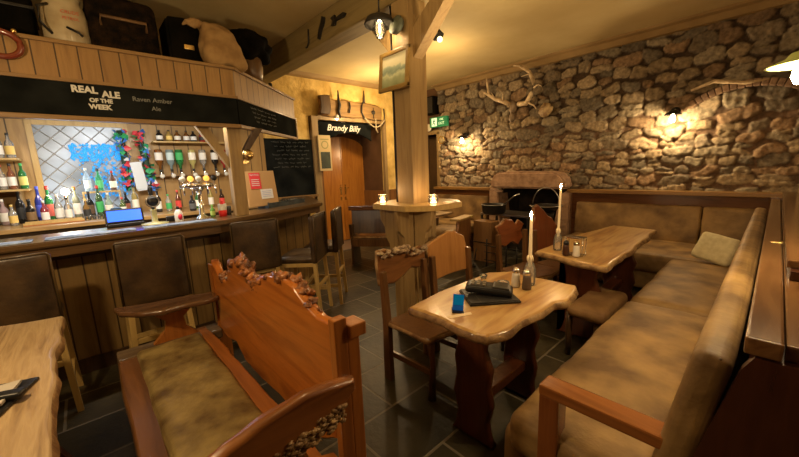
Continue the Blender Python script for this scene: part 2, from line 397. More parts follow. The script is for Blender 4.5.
# ---- rubble stone wall as real relief
def stone_wall():
    x0, x1, z0, z1 = -4.8, 1.62, .0, H; st = .0135
    rng = np.random.RandomState(4)
    rel = []
    z = .0; row = 0
    while z < z1+.3:
        t = (z-1.0)/2.0
        hgt = rng.uniform(.10, .17) if z < 2.0 else rng.uniform(.13, .19)
        x = x0-.3+rng.uniform(0, .2)
        while x < x1+.3:
            wd = hgt*rng.uniform(1.1, 2.6) if z < 2.0 else hgt*rng.uniform(1.1, 2.0)
            if rng.rand() < .30: # two thin small stones
                rel.append((x+wd*.5, z+hgt*.27+rng.uniform(-.01, .01), wd*.5, hgt*.27)); rel.append((x+wd*.5+rng.uniform(-.03, .03), z+hgt*.78, wd*.42, hgt*.25))
            else: rel.append((x+wd/2, z+hgt/2+rng.uniform(-.03, .03), wd/2*rng.uniform(.85, 1.05), hgt/2*rng.uniform(.8, 1.1)))
            x += wd
        z += hgt
    S = np.array(rel)
    nx, nz = int((x1-x0)/st)+1, int((z1-z0)/st)+1
    X, Z = np.meshgrid(np.linspace(x0, x1, nx), np.linspace(z0, z1, nz))
    def sm(freq, seed):
        r = np.random.RandomState(seed); a = np.zeros_like(X)
        for k in range(9):
            th = r.uniform(0, 2*PI); fq = freq*r.uniform(.6, 1.6); a += np.sin(fq*(X*np.cos(th)+Z*np.sin(th))+r.uniform(0, 6))
        return a/9
    Xw = X+sm(18, 1)*.045+sm(45, 2)*.02; Zw = Z+sm(18, 3)*.04+sm(45, 4)*.018
    best = np.full(X.shape, 9.); sec = np.full(X.shape, 9.); idx = np.zeros(X.shape, int)
    for i, (sx, sz, a, b_) in enumerate(S):
        jx0 = max(0, int((sx-3*a-x0)/st)); jx1 = min(nx, int((sx+3*a-x0)/st)+1); jz0 = max(0, int((sz-3*b_-.05-z0)/st)); jz1 = min(nz, int((sz+3*b_+.05-z0)/st)+1)
        if jx1 <= jx0 or jz1 <= jz0: continue
        sl = (slice(jz0, jz1), slice(jx0, jx1)); th = rng.uniform(-.3, .3)
        u = ((Xw[sl]-sx)*math.cos(th)+(Zw[sl]-sz)*math.sin(th)); v = (-(Xw[sl]-sx)*math.sin(th)+(Zw[sl]-sz)*math.cos(th)); p = rng.uniform(2.2, 5.0)
        d = (np.abs(u/a)**p+np.abs(v/b_)**p)**(1/p); d = 1+(d-1)*min(a, b_)/.07
        bb = best[sl]; ss = sec[sl]; ii = idx[sl]
        w_ = d < bb; ss[...] = np.where(w_, bb, np.minimum(ss, d)); ii[w_] = i; bb[w_] = d[w_]
    edge = np.minimum(np.clip((1.03-best)/.24, 0, 1), np.clip((sec-best)/.27, 0, 1))
    prof = np.sqrt(np.clip(edge*(2-edge), 0, 1))
    hs = rng.uniform(.022, .055, len(S))[idx]
    tilt = rng.uniform(-.25, .25, (len(S), 2))
    hgt = prof*hs*(1+sm(60, 6)*.25)+prof*((X-S[idx, 0])*tilt[idx, 0]+(Z-S[idx, 1])*tilt[idx, 1])*.6+sm(90, 7)*.006
    # relieving arch of brick over the right-hand sconce
    col = np.zeros(X.shape+(3,)); pal = np.array([(.33, .25, .155), (.25, .20, .14), (.40, .31, .20), (.20, .165, .12), (.30, .20, .12), (.36, .30, .21)])
    k = rng.randint(0, len(pal), len(S)); tone = rng.uniform(.75, 1.15, len(S))
    sc_ = pal[k][idx]*tone[idx][..., None]*(1+sm(70, 9)[..., None]*.35)
    up_shade = np.clip((Z-1.75-.12*sm(6, 12)*3)/.5, 0, 1)[..., None]; mort = (np.array([.17, .105, .065])*(1-up_shade)+np.array([.06, .038, .024])*up_shade)*(1+sm(40, 11)[..., None]*.4)  # mortar and stones darkened upward, shade above the lamps put into the colour
    f = np.clip(prof*1.7-.3, 0, 1)[..., None]; col = mort*(1-f)+sc_*f*(1-.22*up_shade)
    Y = 5.6-np.maximum(hgt, -.01)
    # keep the fireplace opening clear
    vs = np.stack([X, Y, Z], -1).reshape(-1, 3)
    ia = np.arange(nx*nz).reshape(nz, nx)
    hole = ((X[:-1, :-1] > -3.3) & (X[:-1, :-1] < -2.25) & (Z[:-1, :-1] > .3) & (Z[:-1, :-1] < 1.1))
    q = np.stack([ia[:-1, :-1], ia[:-1, 1:], ia[1:, 1:], ia[1:, :-1]], -1)[~hole]
    me = bpy.data.meshes.new('wall_back'); me.from_pydata(vs.tolist(), [], q.tolist())
    me.polygons.foreach_set('use_smooth', [True]*len(me.polygons))
    at = me.color_attributes.new('stone_tint', 'FLOAT_COLOR', 'POINT')
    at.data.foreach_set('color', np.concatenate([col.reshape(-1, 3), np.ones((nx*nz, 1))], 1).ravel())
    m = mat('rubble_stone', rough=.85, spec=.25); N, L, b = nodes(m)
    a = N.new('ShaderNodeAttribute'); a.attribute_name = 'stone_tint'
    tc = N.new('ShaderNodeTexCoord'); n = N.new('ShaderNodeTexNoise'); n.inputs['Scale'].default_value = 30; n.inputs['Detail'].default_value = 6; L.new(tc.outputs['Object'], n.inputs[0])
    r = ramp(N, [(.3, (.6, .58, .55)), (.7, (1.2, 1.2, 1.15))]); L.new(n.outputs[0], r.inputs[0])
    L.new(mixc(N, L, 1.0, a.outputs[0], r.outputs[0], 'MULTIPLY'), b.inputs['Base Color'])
    bp = N.new('ShaderNodeBump'); bp.inputs['Strength'].default_value = .7; bp.inputs['Distance'].default_value = .012; L.new(n.outputs[0], bp.inputs['Height']); L.new(bp.outputs[0], b.inputs['Normal'])
    me.materials.append(m); o = bpy.data.objects.new('wall_back', me); COL.objects.link(o); tag(o, kind='structure')
stone_wall()
struct(B().box(-3.32, -2.22, 6.15, 6.25, 0, 1.4).box(-3.4, -3.3, 5.58, 6.2, 0, 1.4).box(-2.25, -2.15, 5.58, 6.2, 0, 1.4).box(-3.32, -2.22, 5.6, 6.2, 1.12, 1.4).box(-3.4, -2.15, 5.5, 6.2, 0, .3), 'wall_firebox', mottled('soot', (.045, .03, .02), (.015, .011, .008), 8, .9, 0, .6, 20))
# coving along the stone wall and door wall
def cove(name, pts_a, pts_b):
    b = B(); prof = [(0, 0), (.13, 0), (.11, -.035), (.07, -.06), (.04, -.10), (0, -.13)]
    return prof
struct(B().prism([(5.6, H), (5.6, H-.10), (5.52, H-.09), (5.46, H-.035), (5.40, H-.02), (5.38, H)], 0, -4.8, 1.6), 'trim_3', mottled('coving_paint', (.36, .24, .10), (.28, .18, .07), 3, .7))
struct(B().prism([(-5.4, H), (-5.4, H-.07), (-5.34, H-.05), (-5.31, H)], 1, -2.6, 5.6), 'trim_4', mottled('coving_paint', (.36, .24, .10), (.28, .18, .07), 3, .7))
# dado boarding and rail under the stones
struct(B().box(-4.8, -3.46, 5.44, 5.5, .0, 1.05), 'baseboard_back_left', MAHX)
struct(B().box(-2.12, .06, 5.46, 5.52, 0, 1.05), 'baseboard_back_right', MAHX)
struct(B().box(-2.12, .3, 5.37, 5.53, 1.035, 1.085, .006).box(-4.8, -3.46, 5.37, 5.53, 1.04, 1.09, .006), 'trim_dado', DADOX)
struct(B().box(.17, .36, 5.28, 5.46, 1.0, H, .01), 'trim_5', PINEX)

# ---- ceiling beam with its braces
struct(B().box(-5.4, 1.6, 2.04, 2.26, 2.80, H, .012), 'trim_beam', BEAMX)
# ------------------------------------------------------------------ the post with the poseur table round it
pt = thing('timber_post', 'square pale timber post rising through the tall round table to the ceiling beam', 'post', (-2.15, 2.14, 0))
B().box(-.09, .10, -.10, .10, 0, 2.80, .006).build('upright', PINEX, pt)
B().box(-.155, -.095, -.06, .08, 1.15, 2.80, .006).build('side_plank', DARKZ, pt)
b = B(); b.prism([(.10, 2.40), (.10, 2.58), (.40, 2.80), (.56, 2.80), (.10, 2.36)], 1, -.05, .05); b.build('brace', PINEX, pt)
b = B(); b.prism([(-.09, 2.42), (-.09, 2.58), (-.36, 2.80), (-.50, 2.80), (-.09, 2.36)], 1, -.05, .05); b.build('brace', PINEX, pt)
po = thing('poseur_table', 'tall eight-sided drinks table built around the timber post', 'table', (-2.16, 2.16, 0))
b = B()
oc = [(-.36, -.13), (-.22, -.29), (.18, -.29), (.36, -.13), (.36, .20), (.20, .36), (-.2, .36), (-.36, .2)]
b.prism(oc, 2, 1.15, 1.197); b.build('tabletop', wood('poseur_top', (.62, .38, .16), (.42, .22, .08), 0, .8, .35, .4), po)
b = B(); b.prism([(x*1.02, y*1.02) for x, y in oc], 2, 1.155, 1.192)
b.build('rim', PALE, po)
b = B()
for k in range(4):
    b.box(-.13+k*.065, -.067+k*.065, -.155, -.125, 0, 1.15, .003).box(.115, .145, -.125+k*.062, -.066+k*.062, 0, 1.15, .003)
b.build('casing', PINEX, po)
for (sx, ax) in ((-1, 1), (1, 1)):
    b = B(); o_ = [(.0, 1.148), (.0, .70), (.05, .74), (.06, .82), (.11, .88), (.12, .97), (.17, 1.03), (.19, 1.148)]
    b.prism([(-.13+-x if sx < 0 else .145+x, z) for x, z in o_], 1, -.15, -.115); b.build('bracket', PINEX, po)
b = B(); o_ = [(.0, 1.148), (.0, .80), (-.05, .84), (-.06, .92), (-.12, .98), (-.14, 1.148)]
b.prism([(-.155+x, z) for x, z in o_], 0, .05, .085); b.build('bracket', PINEX, po)
def tealight(loc, label):
    t = thing('tealight_holder', label, 'candle', loc, group=None)
    B().lathe([(.0, 0), (.034, 0), (.042, .02), (.044, .045), (.036, .075), (.033, .075), (.040, .045), (.038, .02), (.0, .008)], 16).build('glass_cup', thin_glass('frosted', (1, .9, .75), .5), t)
    B().lathe([(0, .008), (.026, .008), (.026, .026), (0, .026)], 12).build('wax', mat('wax_glow', (.9, .8, .6), .5, emit=(1, .62, .28), es=6), t)
    B().lathe([(0, .03), (.006, .036), (.005, .045), (0, .058)], 8).build('flame', mat('flame', (1, .8, .4), emit=(1, .72, .36), es=60), t)
    light('POINT', 'tealight_light', (loc[0], loc[1], loc[2]+.1), .9, (1, .62, .28), .03)
tealight((-2.36, 1.96, 1.197), 'lit tealight in a glass cup on the tall table, left of the post')
tealight((-1.90, 2.12, 1.197), 'lit tealight in a glass cup on the tall table, right of the post')
b = B().box(-.045, .045, -.03, .03, 0, .005).box(-.04, .05, -.03, .03, .005, .008, m=xf(rot=(0, 0, .3)))
tag(b.build('paper_slip', WHITE, loc=(-1.86, 2.28, 1.197)), 'small white paper slips on the right side of the tall table', 'paper')
# picture on the post
pf = thing('framed_painting', 'small gilt framed landscape painting hung tilted on the timber post', 'picture', (-2.17, 1.99, 2.275), rot=(R(-6), R(0), 0))
b = B(); wd, hh, t = .175, .155, .032
for (a0, a1, c0, c1) in ((-wd, wd, hh-t, hh), (-wd, wd, -hh, -hh+t), (-wd, -wd+t, -hh, hh), (wd-t, wd, -hh, hh)): b.box(a0, a1, -.02, .004, c0, c1, .005)
b.build('frame', wood('gilt_frame', (.50, .28, .09), (.28, .14, .04), 0, 1, .35, .3), pf)
m = mat('landscape_paint', rough=.4); N, L, bs = nodes(m)
tc = N.new('ShaderNodeTexCoord'); sx = N.new('ShaderNodeSeparateXYZ'); L.new(tc.outputs['Object'], sx.inputs[0])
nn = N.new('ShaderNodeTexNoise'); nn.inputs['Scale'].default_value = 9; nn.inputs['Detail'].default_value = 3; L.new(tc.outputs['Object'], nn.inputs[0])
ma = N.new('ShaderNodeMath'); ma.operation = 'MULTIPLY_ADD'; L.new(nn.outputs[0], ma.inputs[0]); ma.inputs[1].default_value = .14; L.new(sx.outputs[2], ma.inputs[2])
mr = N.new('ShaderNodeMapRange'); L.new(ma.outputs[0], mr.inputs[0]); mr.inputs[1].default_value = -.06; mr.inputs[2].default_value = .19
r = ramp(N, [(0, (.26, .30, .16)), (.3, (.42, .48, .28)), (.42, (.70, .75, .5)), (.5, (.30, .40, .30)), (.6, (.50, .6, .46)), (.66, (.9, .88, .62)), (.85, (.92, .9, .66))])
L.new(mr.outputs[0], r.inputs[0]); L.new(r.outputs[0], bs.inputs['Base Color'])
B().box(-wd+t, wd-t, -.006, .0, -hh+t, hh-t).build('painting', m, pf)
b = B().tube([(-2.275, 2.065, 2.8), (-2.28, 2.062, 2.3), (-2.285, 2.065, 1.6), (-2.28, 2.062, 1.2)], .007, 6).build('power_cable', BLACK)
tag(b, 'black cable running down the left side of the timber post', 'cable')

# ship-style pendant lamps
def pendant(loc, label, s=1, top=None, lit=1.0, disc=True):
    t = thing('pendant_lamp', label, 'lamp', loc, group=None)
    B().lathe([(0, .10), (.05*s, .098), (.10*s, .075), (.125*s, .03), (.12*s, .02), (.095*s, .06), (.05*s, .08), (0, .085)], 20).build('shade', IRON, t)
    B().tube([(0, 0, .09), (0, 0, (top or H)-loc[2])], .006, 6).build('cord', BLACK, t)
    B().lathe([(0, -.085*s), (.028*s, -.075*s), (.048*s, -.03*s), (.05*s, .02*s), (.035*s, .06*s), (0, .07*s)], 14).build('glass_globe', thin_glass('lamp_glass', (1, .9, .7), .12), t)
    B().lathe([(.004, -.03*s), (.008*s, -.025*s), (.008*s, .01*s), (.004, .03*s)], 8).build('filament', mat('filament', (1, .7, .3), emit=(1, .72, .36), es=14*lit), t)
    return t
p1 = pendant((-2.26, 1.93, 2.60), 'black domed glass lamp left of the timber post, under the beam')
b = B().lathe([(0, .012), (.06, .01), (.072, 0), (.066, -.03), (0, -.045)], 16, m=xf(rot=(R(75), 0, 0))); b.build('wall_plate', mottled('verdigris', (.12, .15, .11), (.05, .055, .045), 14, .5), p1).location = (.13, .05, .0)
light('POINT', 'pendant_light', (-2.26, 1.93, 2.56), 1.5, WARM, .03)
p2 = thing('spot_lamp', 'small black spotlight on the ceiling to the right of the post brace', 'lamp', (-2.44, 2.85, 2.78))
B().tube([(0, 0, .30), (0, 0, .05)], .008, 6).build('stem', BLACK, p2)
B().lathe([(.0, .10), (.03, .09), (.06, 0), (.055, 0), (.02, .08)], 14, m=xf(rot=(0, R(-25), 0))).build('shade', IRON, p2)
B().ball((.02, 0, -.03), .028).build('bulb', mat('dim_bulb', (1, .8, .5), emit=(1, .7, .3), es=2.5), p2)
# iron tools on the beam
def tool(kind, x, z, label, rot=0):
    t = B(); m = xf((x, 2.033, z), (0, rot, 0))
    if kind == 'key': t.tube([(-.10, 0, 0), (.12, 0, 0)], .012, 6, m=m).lathe([(.02, -.012), (.045, -.01), (.045, .01), (.02, .012)], 12, (.0, 0, 0), m=m @ xf((-.12, 0, 0), (R(90), 0, 0)))
    if kind == 'wrench': t.prism([(-.12, -.035), (-.05, -.045), (-.04, -.012), (.10, -.02), (.135, 0), (.10, .02), (-.04, .012), (-.05, .045), (-.12, .035), (-.10, .015), (-.085, 0), (-.10, -.015)], 1, -.014, .006, m=m)
    if kind == 'hinge': t.prism([(-.02, -.11), (.02, -.11), (.028, -.02), (.05, .03), (.05, .10), (-.01, .10), (-.012, .03), (-.025, -.02)], 1, -.012, .006, m=m)
    if kind == 'hook': t.tube([(-.02, 0, .10), (0, 0, .04), (.02, 0, -.02), (0, 0, -.07), (-.03, 0, -.08)], .01, 6, m=m)
    return tag(t.build('iron_tool', IRON), label, 'tool')
tool('wrench', -2.98, 2.925, 'black iron spanner-like tool nailed to the beam, nearest the post')
tool('hinge', -3.30, 2.94, 'slanting black iron bracket on the middle of the beam', .5)
tool('hook', -3.58, 2.90, 'thin black iron hook on the beam, nearest the bar canopy', .4)
# ------------------------------------------------------------------ the bar
bc = thing('bar_counter', 'long boarded bar counter that bends towards the wall chalkboard', 'bar', (-3.5, .9, 0))
o_ = Vector((3.5, -.9))
def loc2(pts): return [(x+3.5, y-.9) for x, y in pts]
b = B(); b.prism(loc2([(-3.3, -2.55), (-3.3, .88), (-3.92, 2.25), (-5.38, 2.85), (-5.38, 2.35), (-4.28, 1.95), (-3.80, .95), (-3.80, -2.55)]), 2, 1.06, 1.10)
bmesh.ops.bevel(b.bm, geom=b.bm.edges[:], offset=.008, segments=2, affect='EDGES')
b.build('counter_top', wood('bar_top', (.20, .095, .035), (.09, .04, .014), 1, 1, .3, .5), bc)
b = B(); b.prism(loc2([(-3.34, -2.55), (-3.34, .87), (-3.95, 2.22), (-5.38, 2.80), (-5.38, 2.75), (-4.0, 2.17), (-3.40, .87), (-3.40, -2.55)]), 2, .985, 1.06)
b.build('moulding', wood('bar_mould', (.17, .075, .027), (.08, .033, .012), 1, 1, .4, .3), bc)
b = B(); b.box(-.12, -.05, -3.45, .0, 0, 1.06); b.build('front_panel', PANEL, bc)
b = B(); L_ = 1.40; b.box(-.07, 0, 0, L_, 0, 1.06, m=xf((-.05, 0, 0), (0, 0, math.atan2(.62, 1.29))))
b.box(-1.2, 0, -.03, .04, 0, 1.06, m=xf((-.66, 1.25, 0), (0, 0, -.36))); b.build('angled_front_panel', PANEL, bc)
b = B(); b.box(-.045, -.03, -3.45, 0, 0, .12).box(-.045, -.028, -3.45, 0, .93, .99); b.build('skirting', DARKZ, bc)
b = B(); b.box(-.32, -.30, -3.45, 0, .2, 1.055); b.build('back_panel', DARKZ, bc)
RUN = mottled('bar_towel', (.34, .42, .55), (.08, .12, .22), 14, .8, 0, .4, 90)
for (ya, yb, lab) in ((-1.25, -.30, 'blue bar towel at the left end of the counter, beyond the first tan gap'), (-.24, .27, 'blue bar towel on the counter below the lattice window'), (.32, .85, 'blue bar towel on the counter under the beer pump')):
    tag(B().cushion(-3.50, -3.355, ya, yb, 1.10, 1.108, .003, 0, wr=.001).build('bar_towel', RUN), lab, 'bar towel')
# canopy over the bar
cp = thing('bar_canopy', 'boarded canopy over the bar with black chalkboards along its front', 'bar canopy', (-3.4, 1.15, 1.9))
def loc3(pts): return [(x+3.4, y-1.15) for x, y in pts]
pl = loc3([(-3.41, -2.55), (-3.41, 1.15), (-4.38, 2.19), (-5.39, 2.19), (-5.39, -2.55)])
B().prism(pl, 2, .25, .28).prism(pl, 2, .50, .53).build('decks', PINEY, cp)
b = B(); b.box(-.03, 0, -3.7, .0, .29, .53); b.build('fascia_boards', PINE, cp)
ang = math.atan2(.975, 1.05); LA = math.hypot(.975, 1.05); mA = xf((0, 0, 0), (0, 0, ang))
b = B(); b.box(-.03, 0, 0, LA, .29, .53); o = b.build('angled_fascia_boards', PINE, cp, rot=(0, 0, ang))
b = B(); b.box(-.01, .022, -3.7, .01, .52, .545, .004).box(-.01, .018, -3.7, .01, .275, .30, .004).box(-.02, .022, -3.7, .01, .018, .05, .004)
b.box(-.01, .022, 0, LA, .52, .545, .004, m=mA).box(-.01, .018, 0, LA, .275, .30, .004, m=mA).box(-.02, .022, 0, LA, .018, .05, .004, m=mA)
b.build('edge_rails', PINEY, cp)
CB = mottled('chalkboard_black', (.016, .018, .017), (.007, .008, .008), 4, 1.0, 0, .05, spec=.02)
cb1 = B().box(-.012, .006, -3.7, 0, .05, .28).build('chalkboard', CB, cp)
cb2 = B().box(-.012, .006, 0.012, LA, .05, .28).build('chalkboard', CB, cp, rot=(0, 0, ang))
def onboard(s, size, y, z, bold=.001, m=CHALK, x=.008): return text(s, size, m, cb1, (x, y-1.15, z-1.9), FX, bold=bold)
onboard('REAL', .062, .118, 2.133, .0028); onboard('ALE', .062, .262, 2.112, .0028)
onboard('OF THE', .038, .20, 2.065, .0018); onboard('WEEK', .046, .19, 2.020, .0022)
CH2 = mat('faint_chalk', (.20, .21, .20), .9)
onboard('Raven Amber', .047, .515, 2.098, .0004, CH2); onboard('Ale', .045, .53, 2.035, .0004, CH2)
def scribble(par, x, y0, y1, z, amp=.008, m=CH2, seed=0, th=.0022, gaps=3):
    rr = random.Random(seed); b = B(); y = y0
    while y < y1:
        wd = rr.uniform(.05, .13); pts = []; k = 0
        while k*.008 < wd and y+k*.008 < y1:
            pts.append((x, y+k*.008, z+amp*(rr.uniform(-.9, .9)+(1 if k % 3 == 0 else 0)))); k += 1
        if len(pts) > 2: b.tube(pts, th, 4)
        y += wd+.03
    return b.build('chalk_writing', m, par)
for k in range(4): scribble(cb2, .007, .25+.03*k, .85-.03*(k % 2), .235-.04*k, .007, CH2, k)
B().box(-.03, .02, LA-.012, LA+.008, .05, .30).build('end_strip', PALE, cp, rot=(0, 0, ang))
# oak post and braces between counter and canopy
op = thing('bar_post', 'sturdy oak post with curved brace standing on the counter under the canopy', 'post', (-3.56, 1.12, 1.10))
B().box(-.055, .055, -.05, .07, 0, .84, .008).build('upright', PINEX, op)
B().prism([(-.055, .46), (-.055, .56), (-.20, .84), (-.30, .84)], 0, -.03, .03).build('brace', PINEX, op)
B().prism([(.07, .52), (.07, .60), (.22, .84), (.30, .84)], 0, -.03, .03).build('brace', DARKZ, op)
B().lathe([(0, 0), (.035, .01), (.05, .04), (.02, .05), (.05, .06), (.03, .08), (0, .085)], 16, m=xf((.06, .10, .58), (0, R(90), 0))).build('brass_bell', BRASS, op)
B().box(.0, .03, .07, .13, .50, .53).build('bell_bracket', BRASS, op)

# back bar: cabinet, window, shelves, boarded wall
bb = thing('back_bar_cabinet', 'wooden back counter behind the bar carrying the bottles', 'cabinet', (-5.0, 0, 0))
b = B(); b.box(-.38, .50, -2.5, 2.1, 1.06, 1.10, .006); b.build('worktop', wood('backbar_top', (.50, .26, .10), (.3, .14, .05), 1, 1, .4, .3), bb)
B().box(-.38, .46, -2.5, 2.1, 0, 1.06).build('body', DARKZ, bb)
struct(B().box(-5.4, -5.36, .47, 2.15, 1.1, 2.15).box(-5.4, -5.37, -2.5, -.30, 1.1, 2.15), 'wall_bar_boarding', wood('bar_back_boards', (.50, .27, .10), (.33, .16, .055), 2, .8, .5, .1, plank=.16, plank_axis=1))
m = mat('window_frost', (.10, .12, .14), .3); N, L, bs = nodes(m)
tc = N.new('ShaderNodeTexCoord'); vo = N.new('ShaderNodeTexNoise'); vo.inputs['Scale'].default_value = 2.4; vo.inputs['Detail'].default_value = 3; L.new(tc.outputs['Object'], vo.inputs[0])
r = ramp(N, [(.35, (.05, .06, .07)), (.5, (.20, .22, .24)), (.7, (.45, .50, .56))]); L.new(vo.outputs[0], r.inputs[0])
L.new(r.outputs[0], bs.inputs['Emission Color']); bs.inputs['Emission Strength'].default_value = .55
struct(B().box(-5.40, -5.385, -.30, .47, 1.1, 2.12), 'window_1', m)
b = B(); 
for (a, c) in ((-.30, 1), (-.30, -1)):
    for k in range(-8, 9):
        # diamond leading clipped to the opening
        y0 = -.30; z0 = 1.1+k*.19; pts = []
        for s_ in range(0, 78):
            y = -.30+s_*.01; z = (1.55+k*.165)+c*(y-.085)*1.0
            if 1.1 < z < 2.10: pts.append((-5.378, y, z))
        if len(pts) > 2: b.tube([pts[0], pts[-1]], .0055, 4)
struct(b, 'window_leading', mat('pale_lead', (.42, .42, .42), .5))
struct(B().box(-5.385, -5.355, -.34, -.29, 1.1, 2.15).box(-5.385, -5.355, .46, .51, 1.1, 2.15).box(-5.385, -5.35, -.34, .51, 2.10, 2.15), 'window_frame', PALE)
# curtain of blue fairy lights hung in the window
b = B(); rr = random.Random(5)
BLUE = mat('blue_fairy_light', (.02, .2, .5), .3, emit=(.02, .33, .85), es=.45)
for k in range(520):
    y = rr.uniform(-.03, .40); z = rr.uniform(1.72, 1.90) if rr.random() < .62 else rr.uniform(1.3, 1.72)
    if z < 1.72 and (y < .12 and rr.random() < .8): continue
    s = rr.uniform(.007, .015); b.ball((-5.34, y, z), s, (.5, 1, rr.uniform(.8, 1.6)), 1)
t = tag(b.build('fairy_light_curtain', BLUE), 'blue fairy lights hanging in front of the lattice window', 'fairy lights', kind='stuff')
# a white curtain of light round a bright bulb among the bottles
t = thing('table_lamp', 'bright bare bulb lamp shining among the bottles on the back counter', 'lamp', (-5.05, -.13, 1.10))
B().lathe([(0, 0), (.03, 0), (.03, .02), (.012, .04), (.012, .22), (.02, .25), (0, .25)], 12).build('base', BRASS, t)
B().ball((0, 0, .29), .036).build('bulb', mat('bright_bulb', (1, .9, .7), emit=(1, .82, .55), es=22), t)
light('POINT', 'bar_bulb_light', (-4.99, -.13, 1.40), 1.2, (1, .8, .55), .03)

# bottles
def bottle(loc, h=.28, r=.036, col=(.1, .3, .1), cap=(.1, .1, .1), label=None, lab='', tint=.7, squash=(1, 1), inv=False, group=None, name='bottle', scale=1, body=None):
    t = thing(name, lab, 'bottle', loc, rotz=rnd.uniform(-.3, .3), group=group)
    if inv: t.rotation_euler = (PI, 0, 0)
    g = body or thin_glass('glass_%d_%d_%d' % tuple(int(c*20) for c in col), col, tint)
    B().lathe([(0, 0), (r*.92, 0), (r, .012), (r, h*.56), (r*.85, h*.64), (r*.38, h*.74), (r*.34, h*.93), (0, h*.93)], 14, squash=squash).build('glass', g, t)
    B().lathe([(0, h*.90), (r*.40, h*.90), (r*.40, h), (0, h)], 10).build('cap', mat('cap_%d_%d_%d' % tuple(int(c*20) for c in cap), cap, .4), t)
    if label: B().lathe([(r*1.02, h*.14), (r*1.02, h*.48)], 14, squash=squash).build('label', mat('lbl_%d_%d_%d' % tuple(int(c*20) for c in label), label, .6), t)
    return t
Wt, Cr, Bk, Gn, Bl, Rd, Am, Gd = (.75, .75, .72), (.8, .78, .7), (.03, .03, .03), (.05, .4, .12), (.08, .12, .7), (.65, .06, .05), (.35, .14, .03), (.7, .5, .15)
shl = thing('bottle_shelves', 'two short open wooden shelves at the left side of the lattice window', 'shelf', (-5.1, -.47, 1.44))
B().box(-.25, .12, -.9, .09, -.02, 0, .004).build('shelf', PALE, shl); B().box(-.25, .12, -.9, .06, .28, .30, .004).build('shelf', PALE, shl)
B().box(-.25, .05, .0, .02, -.34, -.02).build('divider', PINEX, shl)
sg = 'bottles on the left shelves'
for i, (y, h, c, cp_, lb, txt) in enumerate(((-.60, .24, Cr, Bk, Wt, 'pale bottle at the left edge of the upper bar shelf'), (-.53, .25, Wt, Bk, Wt, 'clear bottle with white label, middle of the upper bar shelf'), (-.455, .24, Wt, Bk, Gd, 'clear bottle with yellow label, right end of the upper bar shelf'))):
    bottle((-5.08, y, 1.741), h, .033, c, cp_, lb, txt, .5, group=sg)
for i, (y, h, c, cp_, lb, txt) in enumerate(((-.62, .22, (.2, .6, .65), Rd, (.3, .6, .65), 'turquoise bottle at the left of the lower bar shelf'), (-.55, .24, Wt, Rd, Wt, 'clear bottle with red cap on the lower bar shelf'), (-.485, .25, (.5, .2, .1), Bk, Wt, 'slim reddish bottle on the lower bar shelf'), (-.41, .25, Gn, Gn, (.7, .65, .2), 'green bottle with yellow label at the end of the lower bar shelf'))):
    bottle((-5.06, y, 1.441), h, .03, c, cp_, lb, txt, .7, group=sg)
sg = 'bottles on the back counter'
row = [(-.66, .27, (.15, .4, .38), Bk, (.2, .35, .33), 'dark teal bottle at the far left of the back counter'), (-.585, .25, (.8, .6, .6), Wt, Cr, 'pale pinkish bottle beside the teal one on the back counter'),
 (-.47, .33, Bk, Bk, Bk, 'tall black bottle standing below the shelf divider'), (-.40, .24, Bk, Bk, (.2, .12, .05), 'squat black bottle with a brown label, below the blue bottle'), (-.335, .36, Bl, Bl, Bl, 'bright blue glass bottle on the back counter'),
 (-.265, .36, Gn, Rd, (.7, .15, .12), 'green bottle with a red label left of the bright bulb'), (-.20, .27, Cr, Wt, Wt, 'short cream bottle just below the bright bulb'), (-.06, .34, (.4, .42, .3), Am, Wt, 'large clear bottle with a black and white label right of the bright bulb'),
 (.045, .28, Bk, Bk, (.12, .07, .04), 'black bottle with brown crest label under the fairy lights'), (.125, .34, (.1, .2, .08), Rd, Gn, 'dark green bottle with a red top under the fairy lights'), (.20, .26, (.55, .7, .6), Wt, Cr, 'pale green squat bottle right of the black one'),
 (.36, .25, Bk, Bk, (.3, .1, .06), 'dark bottle with a red-brown label beside the first garland'), (.44, .33, (.6, .5, .2), Bk, Cr, 'slim gold-topped bottle beside the first garland')]
row2 = [(-.515, .20, Cr, Gd, Gd, 'short pale bottle in the front row at the far left of the back counter'), (-.30, .22, (.6, .1, .1), Wt, Wt, 'short red bottle in the front row between the blue and green bottles'), (-.13, .24, (.75, .75, .72), Bk, Cr, 'frosted bottle in the front row below the bright bulb'),
 (.01, .21, (.5, .3, .1), Gd, Bk, 'small amber bottle in the front row beside the shot glasses'), (.31, .20, (.2, .3, .1), Rd, Wt, 'small olive bottle in the front row right of the dark gadget'), (.64, .26, (.05, .05, .06), Bk, Wt, 'black bottle with white label below the second garland'),
 (.74, .20, (.7, .7, .6), Gn, Gn, 'clear squat bottle with green cap under the left optics'), (.84, .24, (.3, .1, .05), Rd, Rd, 'dark red bottle under the blue optic'), (1.05, .22, (.1, .4, .1), Wt, Cr, 'green bottle under the middle optics'), (1.20, .26, (.7, .6, .2), Rd, Cr, 'yellow bottle under the right optics'), (1.33, .22, (.1, .05, .03), Bk, Rd, 'dark bottle with red label beside the oak post')]
for i, (y, h, c, cp_, lb, txt) in enumerate(row2): bottle((-4.88, y, 1.10), h, .03, c, cp_, lb, txt, .75, group=sg)
for i, (y, h, c, cp_, lb, txt) in enumerate(row): bottle((-5.0+(.05 if i in (3, 6, 10) else -.05), y, 1.10), h, .034, c, cp_, lb, txt, .8, group=sg)
rs = thing('window_riser_shelf', 'small wooden riser shelf in front of the window carrying three bottles', 'shelf', (-5.2, .17, 1.10))
B().box(-.09, .06, -.17, .16, .255, .275, .003).box(-.09, .06, -.17, -.155, 0, .255).box(-.09, .06, .145, .16, 0, .255).build('riser', PALE, rs)
